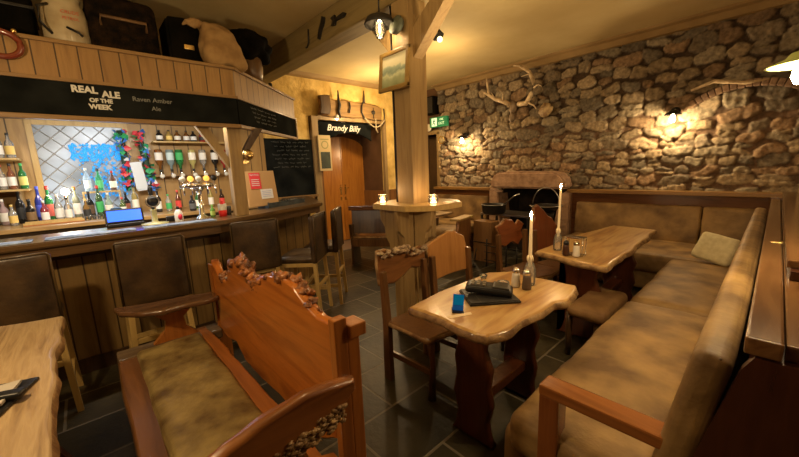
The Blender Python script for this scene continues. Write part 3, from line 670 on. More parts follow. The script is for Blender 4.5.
for y, h, c, cp_, lb, txt in ((.06, .26, (.6, .75, .85), Wt, (.6, .7, .8), 'pale blue bottle at the left of the riser shelf'), (.16, .25, (.1, .55, .25), Bk, (.1, .5, .2), 'bright green bottle in the middle of the riser shelf'), (.28, .22, (.3, .15, .08), Rd, Cr, 'brown bottle with a red cap at the right of the riser shelf')):
    bottle((-5.2, y, 1.375), h, .034, c, cp_, lb, txt, .75, group='bottles on the riser shelf')
# small things on the back counter
t = thing('card_reader', 'dark blue rounded gadget on the back counter below the green bottle', 'gadget', (-4.8, .24, 1.10)); B().cushion(-.05, .05, -.06, .06, 0, .09, .03, .01).build('body', mat('dark_blue_plastic', (.02, .05, .1), .3), t); B().box(.05, .053, -.035, .035, .03, .06).build('screen', mat('teal_glow', (.1, .4, .5), emit=(.1, .5, .6), es=.8), t)
t = thing('serving_tray', 'low wooden tray among the bottles on the back counter', 'tray', (-4.72, -.22, 1.10)); B().box(-.09, .09, -.22, .2, 0, .012, .003).build('tray_base', wood('tray_red', (.45, .15, .04), (.3, .08, .02), 1, 1, .4, .2), t); B().box(.08, .09, -.22, .2, .012, .03).box(-.09, -.08, -.22, .2, .012, .03).build('tray_rim', PALE, t)
for k in range(7):
    y = -.02+k*.038; tag(B().lathe([(0, 0), (.012, 0), (.016, .045), (.014, .045), (.011, .005), (0, .005)], 10).build('shot_glass', GLASS, loc=(-4.70, y, 1.10)), 'small shot glass in a row on the back counter below the window', 'glass', 'shot glasses on the back counter')
# garlands of coloured leaves
def garland(y, zt, zb, label, xb, seed, dy=0):
    t = thing('leaf_garland', label, 'garland', (-5.28, y, zt), group='coloured garlands on the back bar'); rr = random.Random(seed)
    B().tube([(0, dy*k/6, -(zt-zb)*k/6) for k in range(7)], .035, 8).build('dark_stem', mat('garland_dark', (.02, .05, .03), .7), t)
    for nm, col in (('red_leaves', (.65, .06, .08)), ('blue_leaves', (.05, .22, .75)), ('green_leaves', (.04, .38, .15)), ('white_leaves', (.7, .75, .8))):
        b = B()
        for k in range(20 if nm != 'white_leaves' else 5):
            f = rr.random(); a = rr.uniform(-1.2, 1.2); c = (math.cos(a)*.05, dy*f+math.sin(a)*.055, -(zt-zb)*f)
            s = rr.uniform(.032, .055); mm = xf(c, (rr.uniform(0, 3), rr.uniform(0, 3), rr.uniform(0, 3)))
            b.add([(0, -s, 0), (s*.7, 0, s*.2), (0, s, 0), (-s*.7, 0, s*.2), (0, 0, -s*.15)], [(0, 1, 4), (1, 2, 4), (2, 3, 4), (3, 0, 4), (0, 3, 2, 1)], mm, False)
        b.build(nm, mat('leaf_'+nm, col, .45), t)
garland(.43, 2.06, 1.36, 'coloured leaf garland hanging at the right edge of the lattice window', 0, 3)
garland(.60, 2.06, 1.36, 'second coloured leaf garland, nearer the spirit optics', 0, 4, .06)
tag(B().box(-.01, .0, -.05, .06, -.17, .17, m=xf(rot=(R(6), R(4), 0))).box(.0, .008, -.05, .05, -.15, .14, m=xf(rot=(R(3), R(4), 0))).build('menu_sheet', mat('bluish_paper', (.62, .68, .76), .6), loc=(-5.2, .53, 1.52)), 'pale paper sheets pinned between the two garlands', 'paper')
# optics shelf and inverted spirit bottles
sh = thing('spirit_shelf', 'long narrow shelf of bottles high on the boarded bar wall', 'shelf', (-5.2, 1.14, 1.935))
B().box(-.16, .05, -.42, .42, -.015, .004, .003).build('shelf', PALE, sh)
for k, (y, c, lb, txt) in enumerate(((.80, Bk, Wt, 'dark bottle at the left end of the high spirit shelf'), (.90, Gd, Gd, 'amber bottle, second on the high spirit shelf'), (.99, Am, Cr, 'brown bottle with cream label on the high spirit shelf'), (1.09, Am, Wt, 'brown bottle with white label in the middle of the high spirit shelf'), (1.17, Bk, Wt, 'dark bottle with slanting white label on the high spirit shelf'), (1.27, Rd, Bk, 'reddish bottle, second from the right end of the high spirit shelf'), (1.36, Am, Rd, 'dark red bottle at the right end of the high spirit shelf'))):
    bottle((-5.2, y, 1.94), .135, .036, c, Bk, lb, txt, .85, group='bottles on the high spirit shelf')
orl = thing('optics_rail', 'wooden rail holding the upside-down spirit bottles', 'rail', (-5.3, 1.14, 1.52)); B().box(-.03, .06, -.44, .44, -.012, .012, .003).build('rail', PINEY, orl)
for k, (y, c, lb, txt) in enumerate(((.765, Am, Wt, 'upside-down bottle at the left end of the optics rail'), (.885, (.4, .55, .6), (.5, .65, .7), 'upside-down pale blue bottle on the optics rail'), (.985, Gn, Gn, 'upside-down green bottle on the optics rail'), (1.13, (.8, .75, .3), Cr, 'upside-down clear bottle with yellow label in the middle of the optics rail'), (1.255, Wt, Wt, 'upside-down clear bottle over the beer tap on the optics rail'), (1.40, Bk, Wt, 'upside-down dark bottle with a white label on the optics rail'), (1.51, Rd, Wt, 'upside-down red bottle at the right end of the optics rail'))):
    t = bottle((-5.24, y, 1.84), .27, .042, c, Bk, lb, txt, .8, inv=True, group='upside-down bottles on the optics rail', name='optic_bottle')
    B().lathe([(0, .26), (.014, .26), (.018, .30), (.008, .34), (.006, .38), (0, .38)], 10).build('measure', STEEL, t)
    B().lathe([(0, 0), (.024, 0), (.026, .012), (0, .014)], 14, m=xf((.05, 0, .325), (0, R(90), 0))).build('round_badge', mat('badge_white', (.7, .7, .65), .4), t)
# beer tap, hand pump, till
tp = thing('beer_font', 'chrome T-shaped beer font with round lit badges on the counter', 'beer tap', (-3.62, .80, 1.10))
B().lathe([(0, 0), (.055, 0), (.05, .015), (.022, .04), (.018, .22), (.022, .28), (0, .28)], 16).build('column', STEEL, tp)
B().tube([(0, -.15, .30), (0, -.11, .315), (0, -.04, .30), (0, 0, .265)], [.016, .018, .02, .022], 10).tube([(0, .15, .30), (0, .11, .315), (0, .04, .30), (0, 0, .265)], [.016, .018, .02, .022], 10).build('arms', STEEL, tp)
B().cushion(-.03, .035, -.11, .11, .29, .335, .018, .005).build('crown', STEEL, tp)
for k in range(5):
    y = -.13+k*.065
    h_ = B(); h_.lathe([(0, 0), (.023, 0), (.026, .007), (.023, .014), (0, .014)], 16, m=xf((.03, y, .375), (0, R(90), 0))); h_.build('badge', [mat('badge_orange', (.9, .4, .05), .4, emit=(1, .45, .08), es=.7), mat('badge_white', (.7, .7, .65), .4), BLACK][0 if k in (1, 3) else (1 if k in (0, 2) else 2)], tp)
    B().tube([(.03, y, .31), (.055, y, .28), (.055, y, .23)], .007, 6).tube([(.03, y, .33), (.03, y, .36)], .005, 6).build('spout', STEEL, tp)
hp = thing('hand_pump', 'ale hand pump with a black round badge on the bar counter', 'beer pump', (-3.62, .43, 1.10))
B().lathe([(0, 0), (.10, 0), (.10, .012), (.03, .02), (.022, .03), (.022, .12), (.028, .13), (0, .13)], 16).build('base', wood('pump_cream', (.6, .5, .25), (.5, .4, .2), 2), hp)
B().lathe([(0, .13), (.012, .13), (.010, .20), (.018, .30), (.014, .33), (0, .335)], 12).build('handle', BLACK, hp)
B().lathe([(0, 0), (.05, 0), (.052, .008), (0, .012)], 20, m=xf((.03, 0, .20), (0, R(90), 0))).build('round_badge', BLACK, hp)
bdg = B().lathe([(.04, 0), (.045, .002), (.05, 0)], 20, m=xf((.041, 0, .20), (0, R(90), 0))).build('badge_ring', GREYM, hp)
tl = thing('till', 'cash till with a bright blue screen on the bar counter', 'till', (-3.72, .235, 1.10))
B().cushion(-.06, .04, -.13, .13, 0, .035, .012, 0).build('base', BLACK, tl)
B().cushion(-.02, .0, -.13, .13, -.06, .06, .008, 0, wr=0).build('housing', BLACK, tl, loc=(.02, 0, .095), rot=(0, R(-14), 0))
B().box(0, .004, -.115, .115, -.045, .045).build('screen', mat('blue_screen', (.02, .05, .4), .2, emit=(.03, .12, .9), es=1.3), tl, loc=(.022, 0, .095), rot=(0, R(-14), 0))
tag(B().cushion(-.03, .03, -.035, .035, 0, .05, .008, 0).build('till_printer', BLACK, loc=(-3.72, .56, 1.10)), 'small black box between hand pump and white bottle', 'box')
ws = thing('sauce_bottle', 'white plastic bottle with a red oval label on the counter', 'bottle', (-3.56, .60, 1.10))
B().lathe([(0, 0), (.03, 0), (.033, .01), (.033, .085), (.02, .105), (.012, .115), (0, .115)], 14).build('body', WHITE, ws)
B().lathe([(0, .115), (.013, .115), (.010, .14), (0, .145)], 10).build('cap', BLACK, ws)
B().lathe([(0, 0), (.017, 0), (0, .002)], 14, m=xf((.033, .005, .05), (0, R(90), 0), (1.6, 1, 1))).build('label', mat('red_ink', (.7, .02, .05), .5), ws)
rt = thing('red_white_tub', 'red and white tub with coloured sticks right of the beer font', 'tub', (-3.66, .99, 1.10))
B().lathe([(0, 0), (.035, 0), (.038, .06), (0, .06)], 14).build('red_base', mat('tub_red', (.75, .03, .03), .4), rt)
B().lathe([(.036, .06), (.04, .12), (.037, .12), (.034, .06)], 14).build('white_top', WHITE, rt)
for k in range(5): B().tube([(0, 0, .06), (rnd.uniform(-.03, .03), rnd.uniform(-.03, .03), .15)], .006, 6).build('stick', mat('tub_red', (.75, .03, .03), .4), rt)
bottle((-3.70, .91, 1.10), .12, .022, (.3, .7, .15), (.2, .5, .1), (.5, .7, .2), 'small bright green bottle behind the beer font', .8, group=None)
bottle((-4.6, .93, 1.10), .18, .035, (.05, .05, .05), Bk, (.1, .1, .1), 'black bottle on the back counter behind the beer font', .9)
tag(B().lathe([(0, 0), (.028, 0), (.034, .09), (.031, .09), (.026, .006), (0, .006)], 12).build('tumbler', GLASS, loc=(-3.70, 1.05, 1.10)), 'clear tumbler beside the oak bar post', 'glass')
# things at the angled end of the bar
sb = thing('notice_board', 'tan board with a red notice and a white card, propped on the angled counter', 'notice board', (-3.96, 1.52, 1.13), rot=(0, R(-8), math.atan2(.62, 1.29)-.25))
B().box(-.01, .01, -.19, .19, 0, .40, .004).build('board', mat('tan_board', (.50, .30, .12), .6), sb)
B().box(.011, .014, -.13, .0, .20, .38).build('red_notice', mat('notice_red', (.75, .05, .06), .5), sb)
text('NOTICE', .03, WHITE, sb, (.0155, -.065, .355), FX, extr=.0004); 
for k in range(4): B().box(.0142, .0150, -.115, -.02, .30-k*.022, .307-k*.022).build('text_line', WHITE, sb)
B().box(.011, .014, -.02, .13, .08, .19).build('white_card', WHITE, sb)
for k in range(4): B().box(.0142, .0150, -.005, .11, .165-k*.02, .169-k*.02).build('text_line', mat('ink_blue', (.25, .3, .6), .6), sb)
tr = thing('glass_rack', 'dark low rack of glasses along the angled counter', 'rack', (-4.12, 1.80, 1.10), rotz=math.atan2(.62, 1.29))
B().box(-.08, .08, -.32, .35, 0, .03, .004).box(-.08, -.07, -.32, .35, .03, .06).box(.07, .08, -.32, .35, .03, .06).build('tray', mottled('bar_mat_rubber', (.05, .07, .09), (.02, .03, .04), 20, .4), tr)
for k in range(8):
    B().lathe([(0, .03), (.022, .03), (.026, .07), (.023, .07), (.02, .035), (0, .035)], 10, (rnd.uniform(-.03, .03), -.27+k*.07, 0)).build('glass', GLASS, tr)
# wall chalkboards by the door
wc = thing('wall_chalkboard', 'large black chalkboard with faint writing on the wall past the bar', 'chalkboard', (-5.395, 2.57, 1.57))
B().box(0, .02, -.43, .42, -.46, .46).build('board', CB, wc)
B().box(0, .03, .40, .43, -.48, .48, .004).box(0, .06, -.43, .43, -.50, -.46, .004).build('frame', PINEY, wc)
for k in range(7): scribble(wc, .022, -.30+.04*(k % 3), .34-.05*(k % 2), .40-.065*k, .012, mat('faint_chalk_2', (.11, .12, .115), .9), 20+k, .003)
sc_ = thing('small_menu_board', 'narrow cream board with a dark green panel left of the orange doors', 'sign', (-5.31, 3.17, 1.80))
B().box(-.015, .015, -.12, .12, -.30, .30, .004).build('board', mat('cream_paint', (.62, .48, .24), .6), sc_)
B().box(.015, .019, -.09, .09, -.26, .02).build('dark_panel', mottled('green_slate', (.06, .08, .06), (.04, .05, .04), 8, .5), sc_)
B().lathe([(.05, 0), (.06, .003), (.07, 0)], 20, m=xf((.016, 0, .14), (0, R(90), 0))).box(.015, .017, -.08, .08, .22, .24).build('crest', mat('crest_green', (.35, .32, .13), .6), sc_)
struct(B().box(-5.43, -5.36, 2.98, 3.14, 0, 1.5), 'trim_6', DADO)
# the pair of orange doors
for nm, ya, yb in (('door_1', 3.46, 4.03), ('door_2', 4.035, 4.60)):
    b = B(); cy, R0 = 4.03, .62; pts = [(ya, 0)]
    ys = [ya+(yb-ya)*k/10 for k in range(11)]
    pts = [(ya, .02)]+[(y, 1.90+.27*math.sqrt(max(0, 1-((y-cy)/.60)**2))) for y in ys]+[(yb, .02)]
    b.prism(pts, 0, -6.19, -6.14); bmesh.ops.bevel(b.bm, geom=[e for e in b.bm.edges], offset=.004, segments=1, affect='EDGES')
    d = struct(b, nm, DOORW)
    yh = 3.98 if nm == 'door_1' else 4.085
    B().box(-6.14, -6.13, yh-.02, yh+.02, 1.0, 1.16).tube([(-6.13, yh, 1.13), (-6.10, yh, 1.13), (-6.10, yh+(.07 if nm == 'door_2' else -.07), 1.13)], .008, 6).ball((-6.125, yh, 1.19), .018).box(-6.14, -6.132, yh-.02, yh+.02, .88, .95).build('door_handle', BRASS, d)
struct(B().box(-6.195, -6.12, 2.96, 3.45, 0, 2.35), 'trim_7', DADO)
struct(B().box(-6.2, -5.395, 3.1, 4.6, .0, .012), 'trim_threshold', mat('steel_strip', (.35, .33, .3), .35, .6))
# black sign over the doors
sg_ = thing('door_sign', 'black sign with white script lettering above the orange doors', 'sign', (-5.47, 3.82, 2.24))
B().box(-.012, .012, -.72, .50, -.06, .20).prism([(-.72, -.06), (.50, -.06), (.50, -.20), (.40, -.15), (.22, -.08), (0, -.062), (-.25, -.09), (-.45, -.18), (-.72, -.24)], 0, -.012, .012).build('panel', CB, sg_)
text('Brandy Billy', .15, mat('sign_white', (.85, .82, .74), .5), sg_, (.014, -.13, .01), FX, bold=.002, shear=.3)
text('the', .07, mat('sign_white', (.85, .82, .74), .5), sg_, (.014, -.14, .135), FX, bold=.001, shear=.3)
# plank with old tools over the door
tb = thing('tool_plank', 'rough old plank mounted above the orange doors', 'plank', (-5.37, 3.86, 2.56))
B().slab([(-.72, -.13), (.62, -.13), (.64, .10), (-.10, .15), (-.70, .16)], 0, 0, .05, .01, .012, 3, side=1).build('plank', [wood('old_plank', (.42, .22, .08), (.2, .09, .03), 1, .6, .7, 0, fig=6), BARK], tb)
for (y, z, h, rot, txt) in ((3.20, 2.58, .30, 0, 'dark carved block at the left end of the plank over the doors'),):
    b = B().slab([(-.10, -h/2), (.07, -h/2), (.09, 0), (.08, h/2), (-.09, h/2)], 0, 0, .09, .015, .012, 8); tag(b.build('carved_block', [DARKZ, BURL], loc=(-5.31, y, z)), txt, 'carving')
def hung(y, z, pts, r, txt, name='hanging_tool', cat='tool', m=IRON):
    b = B(); b.tube(pts, r, 7); return tag(b.build(name, m, loc=(-5.285 if z < 2.8 else -5.36, y, z)), txt, cat, None)
hung(3.50, 2.60, [(0, 0, .26), (0, .0, .10), (0, .02, .02), (0, -.01, -.08), (0, .02, -.20)], [.010, .022, .028, .025, .012], 'dark carved spike, first of the tools hung on the plank')
hung(3.72, 2.57, [(0, 0, .12), (0, .02, .04), (0, -.01, -.07)], .014, 'short dark tool beside the spike on the plank')
hung(4.02, 2.57, [(0, .03, .17), (0, -.02, .08), (0, -.03, -.04), (0, .02, -.13), (0, .05, -.16)], .014, 'curved black sickle-like tool in the middle of the plank')
hung(4.12, 2.86, [(0, 0, .08), (0, -.01, -.16)], [.008, .03], 'small iron wedge on the wall just above the plank', m=DARKZ)
b = B().tube([(0, 0, -.09), (0, 0, .10)], .008, 6).lathe([(.025, -.01), (.04, -.008), (.04, .008), (.025, .01)], 12, m=xf((0, 0, .02), (0, R(90), 0))); tag(b.build('hanging_tool', IRON, loc=(-5.28, 4.26, 2.53)), 'cross-shaped black iron on the right half of the plank', 'tool')
hung(4.52, 2.50, [(0, 0, .14), (0, .01, 0), (0, -.01, -.14)], .012, 'black iron rod at the right end of the plank')
b = B(); pts = [(-5.27, 4.04+.50*k/10, 2.44-.16*math.sin(PI*k/10)-.0) for k in range(11)]; b.tube(pts, .012, 7)
b.tube([(-5.27, 4.30, 2.44), (-5.27, 4.30, 2.24), (-5.27, 4.34, 2.18)], .012, 7)
tag(b.build('rope_loop', mottled('pale_rope', (.5, .42, .28), (.35, .27, .15), 60, .9)), 'pale rope hanging in a loop under the tool plank', 'rope')
ls = thing('spot_lamp', 'small bright white spotlight above the door sign', 'lamp', (-5.33, 3.47, 2.40))
B().lathe([(0, .06), (.03, .055), (.045, 0), (.038, 0), (.02, .04)], 14, m=xf(rot=(0, R(15), 0))).tube([(-.03, 0, .06), (0, 0, .05)], .008, 6).build('housing', WHITE, ls)
B().ball((0, 0, .0), .03).build('bulb', mat('door_bulb', (1, .9, .7), emit=(1, .82, .55), es=9), ls)
light('SPOT', 'door_spot', (-5.27, 3.55, 2.36), 12, WARM, .03, rot=(R(0), R(-36), 0), spot=R(120), blend=.6)

# stuff stored on top of the canopy
jug = thing('enamel_churn', 'large cream enamel churn with faint red lettering on the bar canopy', 'churn', (-3.62, .09, 2.447))
B().lathe([(0, 0), (.125, 0), (.13, .01), (.125, .22), (.115, .28), (.10, .31), (.10, .335), (.108, .345), (.095, .35), (0, .35)], 24).build('body', mottled('cream_enamel', (.50, .42, .27), (.36, .28, .16), 9, .4, .2, .05), jug)
B().tube([(.10, -.08, .26), (.15, -.13, .22), (.15, -.13, .12), (.10, -.08, .07)], .009, 8).build('handle', IRON, jug)
B().tube([(.128, .0, .12), (.14, .06, .09), (.135, .08, .07)], .008, 6).build('spigot', BLACK, jug)
text('CRUDE', .03, mat('faded_red', (.55, .12, .06), .6), jug, (.1285, .03, .22), (PI/2, 0, PI/2)); text('PETROL', .026, mat('faded_red', (.55, .12, .06), .6), jug, (.1285, .03, .18), (PI/2, 0, PI/2))
hn = thing('leather_collar', 'glossy red-brown horse collar hooked over the canopy edge at far left', 'horse collar', (-3.36, -.24, 2.36))
b = B(); pts = [(0, .085*math.cos(a)*1.05, .075*math.sin(a)) for a in [PI*(.5-1.6*k/24) for k in range(25)]]
b.tube([(0, -.35, .065), (0, -.2, .07)]+pts+[(0, -.2, -.075), (0, -.35, -.05)], .018, 10); b.build('loop', mat('ox_blood', (.16, .028, .012), .25, coat=.6), hn)
B().ball((.0, .07, .085), .015).build('stud', BRASS, hn)
def lump(name, loc, size, m, label, cat, seed, jit=.12):
    b = B(); b.ball((0, 0, size[2]), 1, size, 4, jit, seed=seed); 
    for v in b.bm.verts: v.co.z = max(v.co.z, 0)
    return b, name
BK2 = mottled('dark_hide', (.009, .007, .005), (.003, .003, .002), 5, .9, 0, .5, 30, spec=.08)
sx = thing('travel_case', 'black leather travel case at the far left on top of the canopy', 'case', (-3.95, -.35, 2.447))
B().cushion(-.2, .25, -.55, .28, 0, .42, .04, .02).build('body', BK2, sx); B().box(-.21, .262, -.56, .29, .26, .28, .004).build('strap', IRON, sx)
rk = thing('old_basket', 'dark wicker hamper behind the canopy boards, right of the churn', 'hamper', (-3.75, .43, 2.447))
b = B(); b.cushion(-.18, .2, -.22, .22, 0, .42, .05, .02); b.build('body', mottled('dark_wicker', (.022, .012, .006), (.005, .004, .003), 14, .9, 0, .9, 50, spec=.08), rk)
B().tube([(.19, -.14, .20), (.22, -.14, .26), (.22, .14, .26), (.19, .14, .20)], .012, 6).build('handle', mottled('tan_strap', (.18, .1, .04), (.1, .05, .02), 9, .6), rk)
b = B(); pr = thing('black_case', 'black slanting instrument case behind the sack', 'case', (-3.78, .87, 2.447)); b.prism([(-.14, 0), (.16, 0), (.16, .28), (.05, .42), (-.14, .40)], 0, -.2, .15); bmesh.ops.bevel(b.bm, geom=b.bm.edges[:], offset=.02, segments=3, affect='EDGES'); b.build('body', BK2, pr); B().box(.15, .165, -.03, .05, .15, .19, .003).build('latch', BRASS, pr)
sk = thing('burlap_sack', 'tan burlap sack slumped over the corner of the bar canopy', 'sack', (-3.49, 1.12, 2.45))
b = B(); b.cushion(-.11, .10, -.17, .19, 0, .33, .08, .03, wr=.02, n=14)
for v in b.bm.verts:
    f = v.co.z/.33; v.co.y -= .09*f; v.co.x += (1-f)*.02; v.co.y *= 1-.25*f
BUR = mottled('burlap', (.40, .25, .10), (.26, .15, .055), 10, .9, 0, .6, 160)
b.build('body', BUR, sk)
b = B(); b.ball((.0, -.20, .33), .06, (.8, 1.2, .6), 3, .3, seed=2).tube([(0, -.22, .33), (.0, -.27, .33), (0, -.30, .30)], [.03, .02, .008], 8); b.build('gathered_neck', BUR, sk)
ck = thing('wooden_cask', 'dark cask standing under a black cloth at the end of the canopy', 'cask', (-3.86, 1.50, 2.43))
B().lathe([(0, 0), (.09, 0), (.11, .10), (.115, .16), (.10, .28), (.09, .32), (0, .32)], 18).build('staves', wood('cask_wood', (.20, .09, .035), (.1, .045, .018), 2), ck)
b = B(); b.ball((.0, -.03, .36), .19, (1.0, 1.3, .85), 4, .15, seed=9)
for v in b.bm.verts: v.co.z = max(v.co.z, .17-.5*(v.co.y+.03 if v.co.y < 0 else 0))
b.build('black_cloth', BK2, ck)
b = B().lathe([(0, 0), (.03, 0), (.035, .03), (.02, .06), (.022, .10), (0, .11)], 12); tag(b.build('black_jug', IRON, loc=(-4.12, 1.80, 2.43)), 'tiny black jug at the far end of the bar canopy', 'jug')
# ------------------------------------------------------------------ bar stools
def stool(loc, rz, label):
    t = thing('bar_stool', label, 'bar stool', loc, rotz=rz, group='leather bar stools along the bar')
    b = B(); b.cushion(-.205, .205, -.03, .025, .60, 1.075, .022, .012, faces='y', wr=.002); b.build('backrest', LEATD, t)
    b = B()
    pts = [(-.205, -.03, .61), (-.205, -.03, 1.06), (-.19, -.03, 1.075), (.19, -.03, 1.075), (.205, -.03, 1.06), (.205, -.03, .61)]
    b.tube(pts, .007, 6); b.build('piping', wood('stool_edge', (.13, .07, .028), (.06, .03, .012), 2), t)
    b = B(); b.cushion(-.20, .20, .0, .36, .60, .67, .03, .02, wr=.003); b.build('seat', LEATD, t)
    b = B(); b.box(-.19, .19, .01, .35, .565, .605, .004); b.build('seat_frame', PALE, t)
    for sx_ in (-1, 1):
        for (y0, y1) in ((.0, -.03), (.33, .35)):
            b = B(); b.add([(sx_*(.17+dx), y0+dy, .60) for dx in (-.018, .018) for dy in (-.018, .018)]+[(sx_*(.195+dx), y1+dy, 0) for dx in (-.016, .016) for dy in (-.016, .016)],
                  [(0, 1, 3, 2), (4, 6, 7, 5), (0, 4, 5, 1), (1, 5, 7, 3), (3, 7, 6, 2), (2, 6, 4, 0)], smooth=False)
            bmesh.ops.recalc_face_normals(b.bm, faces=b.bm.faces[:]); b.build('leg', PALE, t)
        B().box(sx_*.185-.012, sx_*.185+.012, -.01, .34, .20, .235, .003).build('stretcher', PALE, t)
    B().box(-.18, .18, -.025, -.0, .33, .365, .003).build('stretcher', PALE, t); B().box(-.18, .18, .33, .35, .24, .275, .003).build('stretcher', PALE, t)
    return t
st0 = stool((-3.0, -.41, 0), R(90), 'bar stool with a brown leather back, nearest the left edge, behind the near table')
dup(st0, (-2.99, .30, 0), R(90), 'bar stool with a dark brown leather back, behind the far arm of the red bench')
dup(st0, (-3.22, 1.12, 0), R(84), 'bar stool whose wide leather back rises behind the carved edge of the red bench')
dup(st0, (-3.14, 1.72, 0), R(134), 'bar stool seen edge-on by the angled counter, nearer of the two')
dup(st0, (-3.38, 2.10, 0), R(138), 'bar stool seen edge-on by the angled counter, farther one nearer the orange doors')
# ------------------------------------------------------------------ the red live-edge bench
rb = thing('carved_bench', 'glossy red live-edge wooden bench with a wavy burl-topped back and olive leather seat', 'bench', (-1.75, .35, 0))
def LB(pts): return [(x+1.75, z) for x, z in pts]
top = [(-2.56, .93), (-2.44, .86), (-2.27, .85), (-2.20, .90), (-2.13, .99), (-2.0, 1.035), (-1.89, 1.03), (-1.84, .97), (-1.76, .935), (-1.68, .995), (-1.55, 1.035), (-1.41, 1.05), (-1.30, 1.04), (-1.20, .99), (-1.12, .955), (-1.02, .96)]
bot = [(-1.02, .50), (-1.15, .42), (-1.40, .40), (-1.56, .41), (-1.78, .395), (-2.05, .39), (-2.20, .46), (-2.38, .43), (-2.55, .44), (-2.60, .50)]
b = B(); b.slab(LB(top+bot), 1, .225, .275, .008, .005, 2, lower=.010, side=0, subdiv=5)
b.build('backrest', [RED, BURL], rb)
b = B(); rr = random.Random(11)
for i in range(1, len(top)-2):
    p, q = top[i], top[i+1]
    for k in range(4):
        f = (k+rr.random())/4; x = p[0]+(q[0]-p[0])*f; z = p[1]+(q[1]-p[1])*f
        s = rr.uniform(.014, .027)*(1.25 if -2.2 < x < -1.8 else (.9 if x < -1.2 else .5)); b.ball((x+1.75, .25+rr.uniform(-.02, .022), z+rr.uniform(-.018, .006)), s, (1.3, .9, 1), 2, .6, seed=i*7+k)
b.build('burl_edge', mottled('red_burl', (.46, .17, .045), (.08, .025, .01), 22, .35, .4, .8, 40, dist=.02), rb)
B().box(.725, .765, .222, .275, .0, .985, .005).build('post', REDZ, rb); B().box(.705, .785, .275, .345, .905, .955, .006).box(.715, .765, .275, .325, 0, .905, .005).build('post_brace', REDZ, rb)
B().box(-.86, -.79, .215, .29, .0, .90, .006).build('post', REDZ, rb)
REDR = wood('front_rail_wood', (.22, .08, .03), (.09, .03, .012), 0, .8, .32, .35); REDR2 = wood('rear_rail_wood', (.42, .14, .035), (.18, .055, .014), 0, .8, .3, .4)
# front seat rail, rear seat rail, far and near end boards
b = B(); b.slab([(-.86, -.345), (.76, -.33), (.76, -.24), (.1, -.25), (-.4, -.235), (-.86, -.25)], 2, .40, .455, .008, .004, 3, side=0, lower=.01); b.build('front_rail', [REDR], rb)
b = B(); b.slab([(-.86, .09), (.76, .085), (.76, .16), (.35, .165), (0, .15), (-.4, .165), (-.86, .155)], 2, .41, .465, .008, .006, 5, side=0, lower=.01); b.build('rear_rail', [REDR2], rb)
b = B(); b.box(-.87, -.72, -.34, .22, .40, .462, .01); b.build('end_board', wood('worn_grey_board', (.20, .12, .07), (.09, .045, .025), 1, 1, .35, .3), rb)
b = B(); b.cushion(-.76, .76, -.255, .095, .40, .475, .028, .022, wr=.004, seed=3); b.build('seat_pad', LEATO, rb)
b = B(); b.prism([(-.86, .10), (.76, .10), (.76, .40), (-.86, .40)], 1, -.30, -.27).prism([(-.86, .28), (.76, .28), (.76, .40), (-.86, .40)], 1, .12, .15).build('apron', REDZ, rb)
for x in (-.84, .74):
    B().box(x-.035, x+.035, -.335, -.265, 0, .42, .006).build('leg', REDZ, rb)
REDD = wood('far_arm_wood', (.16, .065, .028), (.06, .022, .01), 1, .8, .25, .5)
# far arm with curved splat
b = B(); b.slab([(-.99, -.31), (-.92, -.14), (-.89, .05), (-.83, .23), (-.70, .22), (-.68, .15), (-.70, .02), (-.69, -.10), (-.75, -.20), (-.86, -.29)], 2, .67, .705, .01, .003, 6, side=0, lower=.008); b.build('armrest', [REDD, BURL], rb)
b = B(); b.prism([(-.16, .46), (.10, .46), (.03, .53), (.02, .60), (.09, .665), (-.15, .665), (-.08, .60), (-.09, .53)], 0, -.83, -.79); b.build('arm_splat', REDZ, rb)
# near arm: thick live-edge board on edge, sweeping up to the post
b = B(); arm = [(-.36, .66), (-.20, .735), (-.06, .775), (.08, .785), (.20, .775), (.27, .76), (.275, .715), (.22, .68), (.14, .65), (.0, .61), (-.12, .60), (-.22, .58), (-.36, .57)]
b.slab(arm, 0, .75, .80, .012, .008, 7, side=0, lower=.01); b.build('armrest', [REDY, BURL], rb)
b = B(); rr = random.Random(3)
for k in range(300):
    y = rr.uniform(-.22, .22); b.ball((.80+rr.uniform(-.012, .006), y, .625+.16*(y+.1)+rr.uniform(-.05, .02)), rr.uniform(.005, .011), (.7, 1.3, .9), 2, .6, seed=k)
b.build('bark', BARK, rb)
b = B(); b.prism([(-.2, .10), (.2, .10), (.2, .46), (.10, .50), (.06, .62), (-.08, .62), (-.12, .50), (-.2, .46)], 0, .73, .77); b.build('arm_splat', REDZ, rb)

# ------------------------------------------------------------------ slab tables
def slab_leg(x0, x1, y, h, seed, th=.05, hole=True):
    """carved pedestal slab in the xz plane with wavy sides"""
    w = (x1-x0)/2; cx_ = (x0+x1)/2
    side = [(.0, 1.0), (.07, .82), (.2, .70), (.34, .86), (.5, .74), (.64, .92), (.78, .72), (.9, .80), (1.0, .98)]
    L_ = [(cx_-w*f, z*h) for z, f in side]; R_ = [(cx_+w*f*(1+.06*math.sin(5*z)), z*h) for z, f in side]
    b = B(); b.slab(L_+R_[::-1], 1, y-th/2, y+th/2, .012, .006, seed, side=0, lower=.012, subdiv=4); return b
def table_set(name, label, loc, outline, legs, mats, z=.76, th=.055, seed=0, grp=None):
    t = thing(name, label, 'table', loc)
    P_ = [(x-loc[0], y-loc[1]) for x, y in outline]
    b = B(); b.slab(P_, 2, z-th, z, .012, .007, seed, lower=.022, subdiv=6); b.build('tabletop', mats, t)
    for (x0, x1, y, sd) in legs:
        slab_leg(x0-loc[0], x1-loc[0], y-loc[1], z-th, sd).build('leg', DARKL, t)
    ys = [l[2]-loc[1] for l in legs]; xc = (legs[0][0]+legs[0][1])/2-loc[0]
    if len(ys) > 1: B().box(xc-.05, xc+.05, min(ys), max(ys), .20, .26, .008).build('stretcher', DARKL, t)
    return t
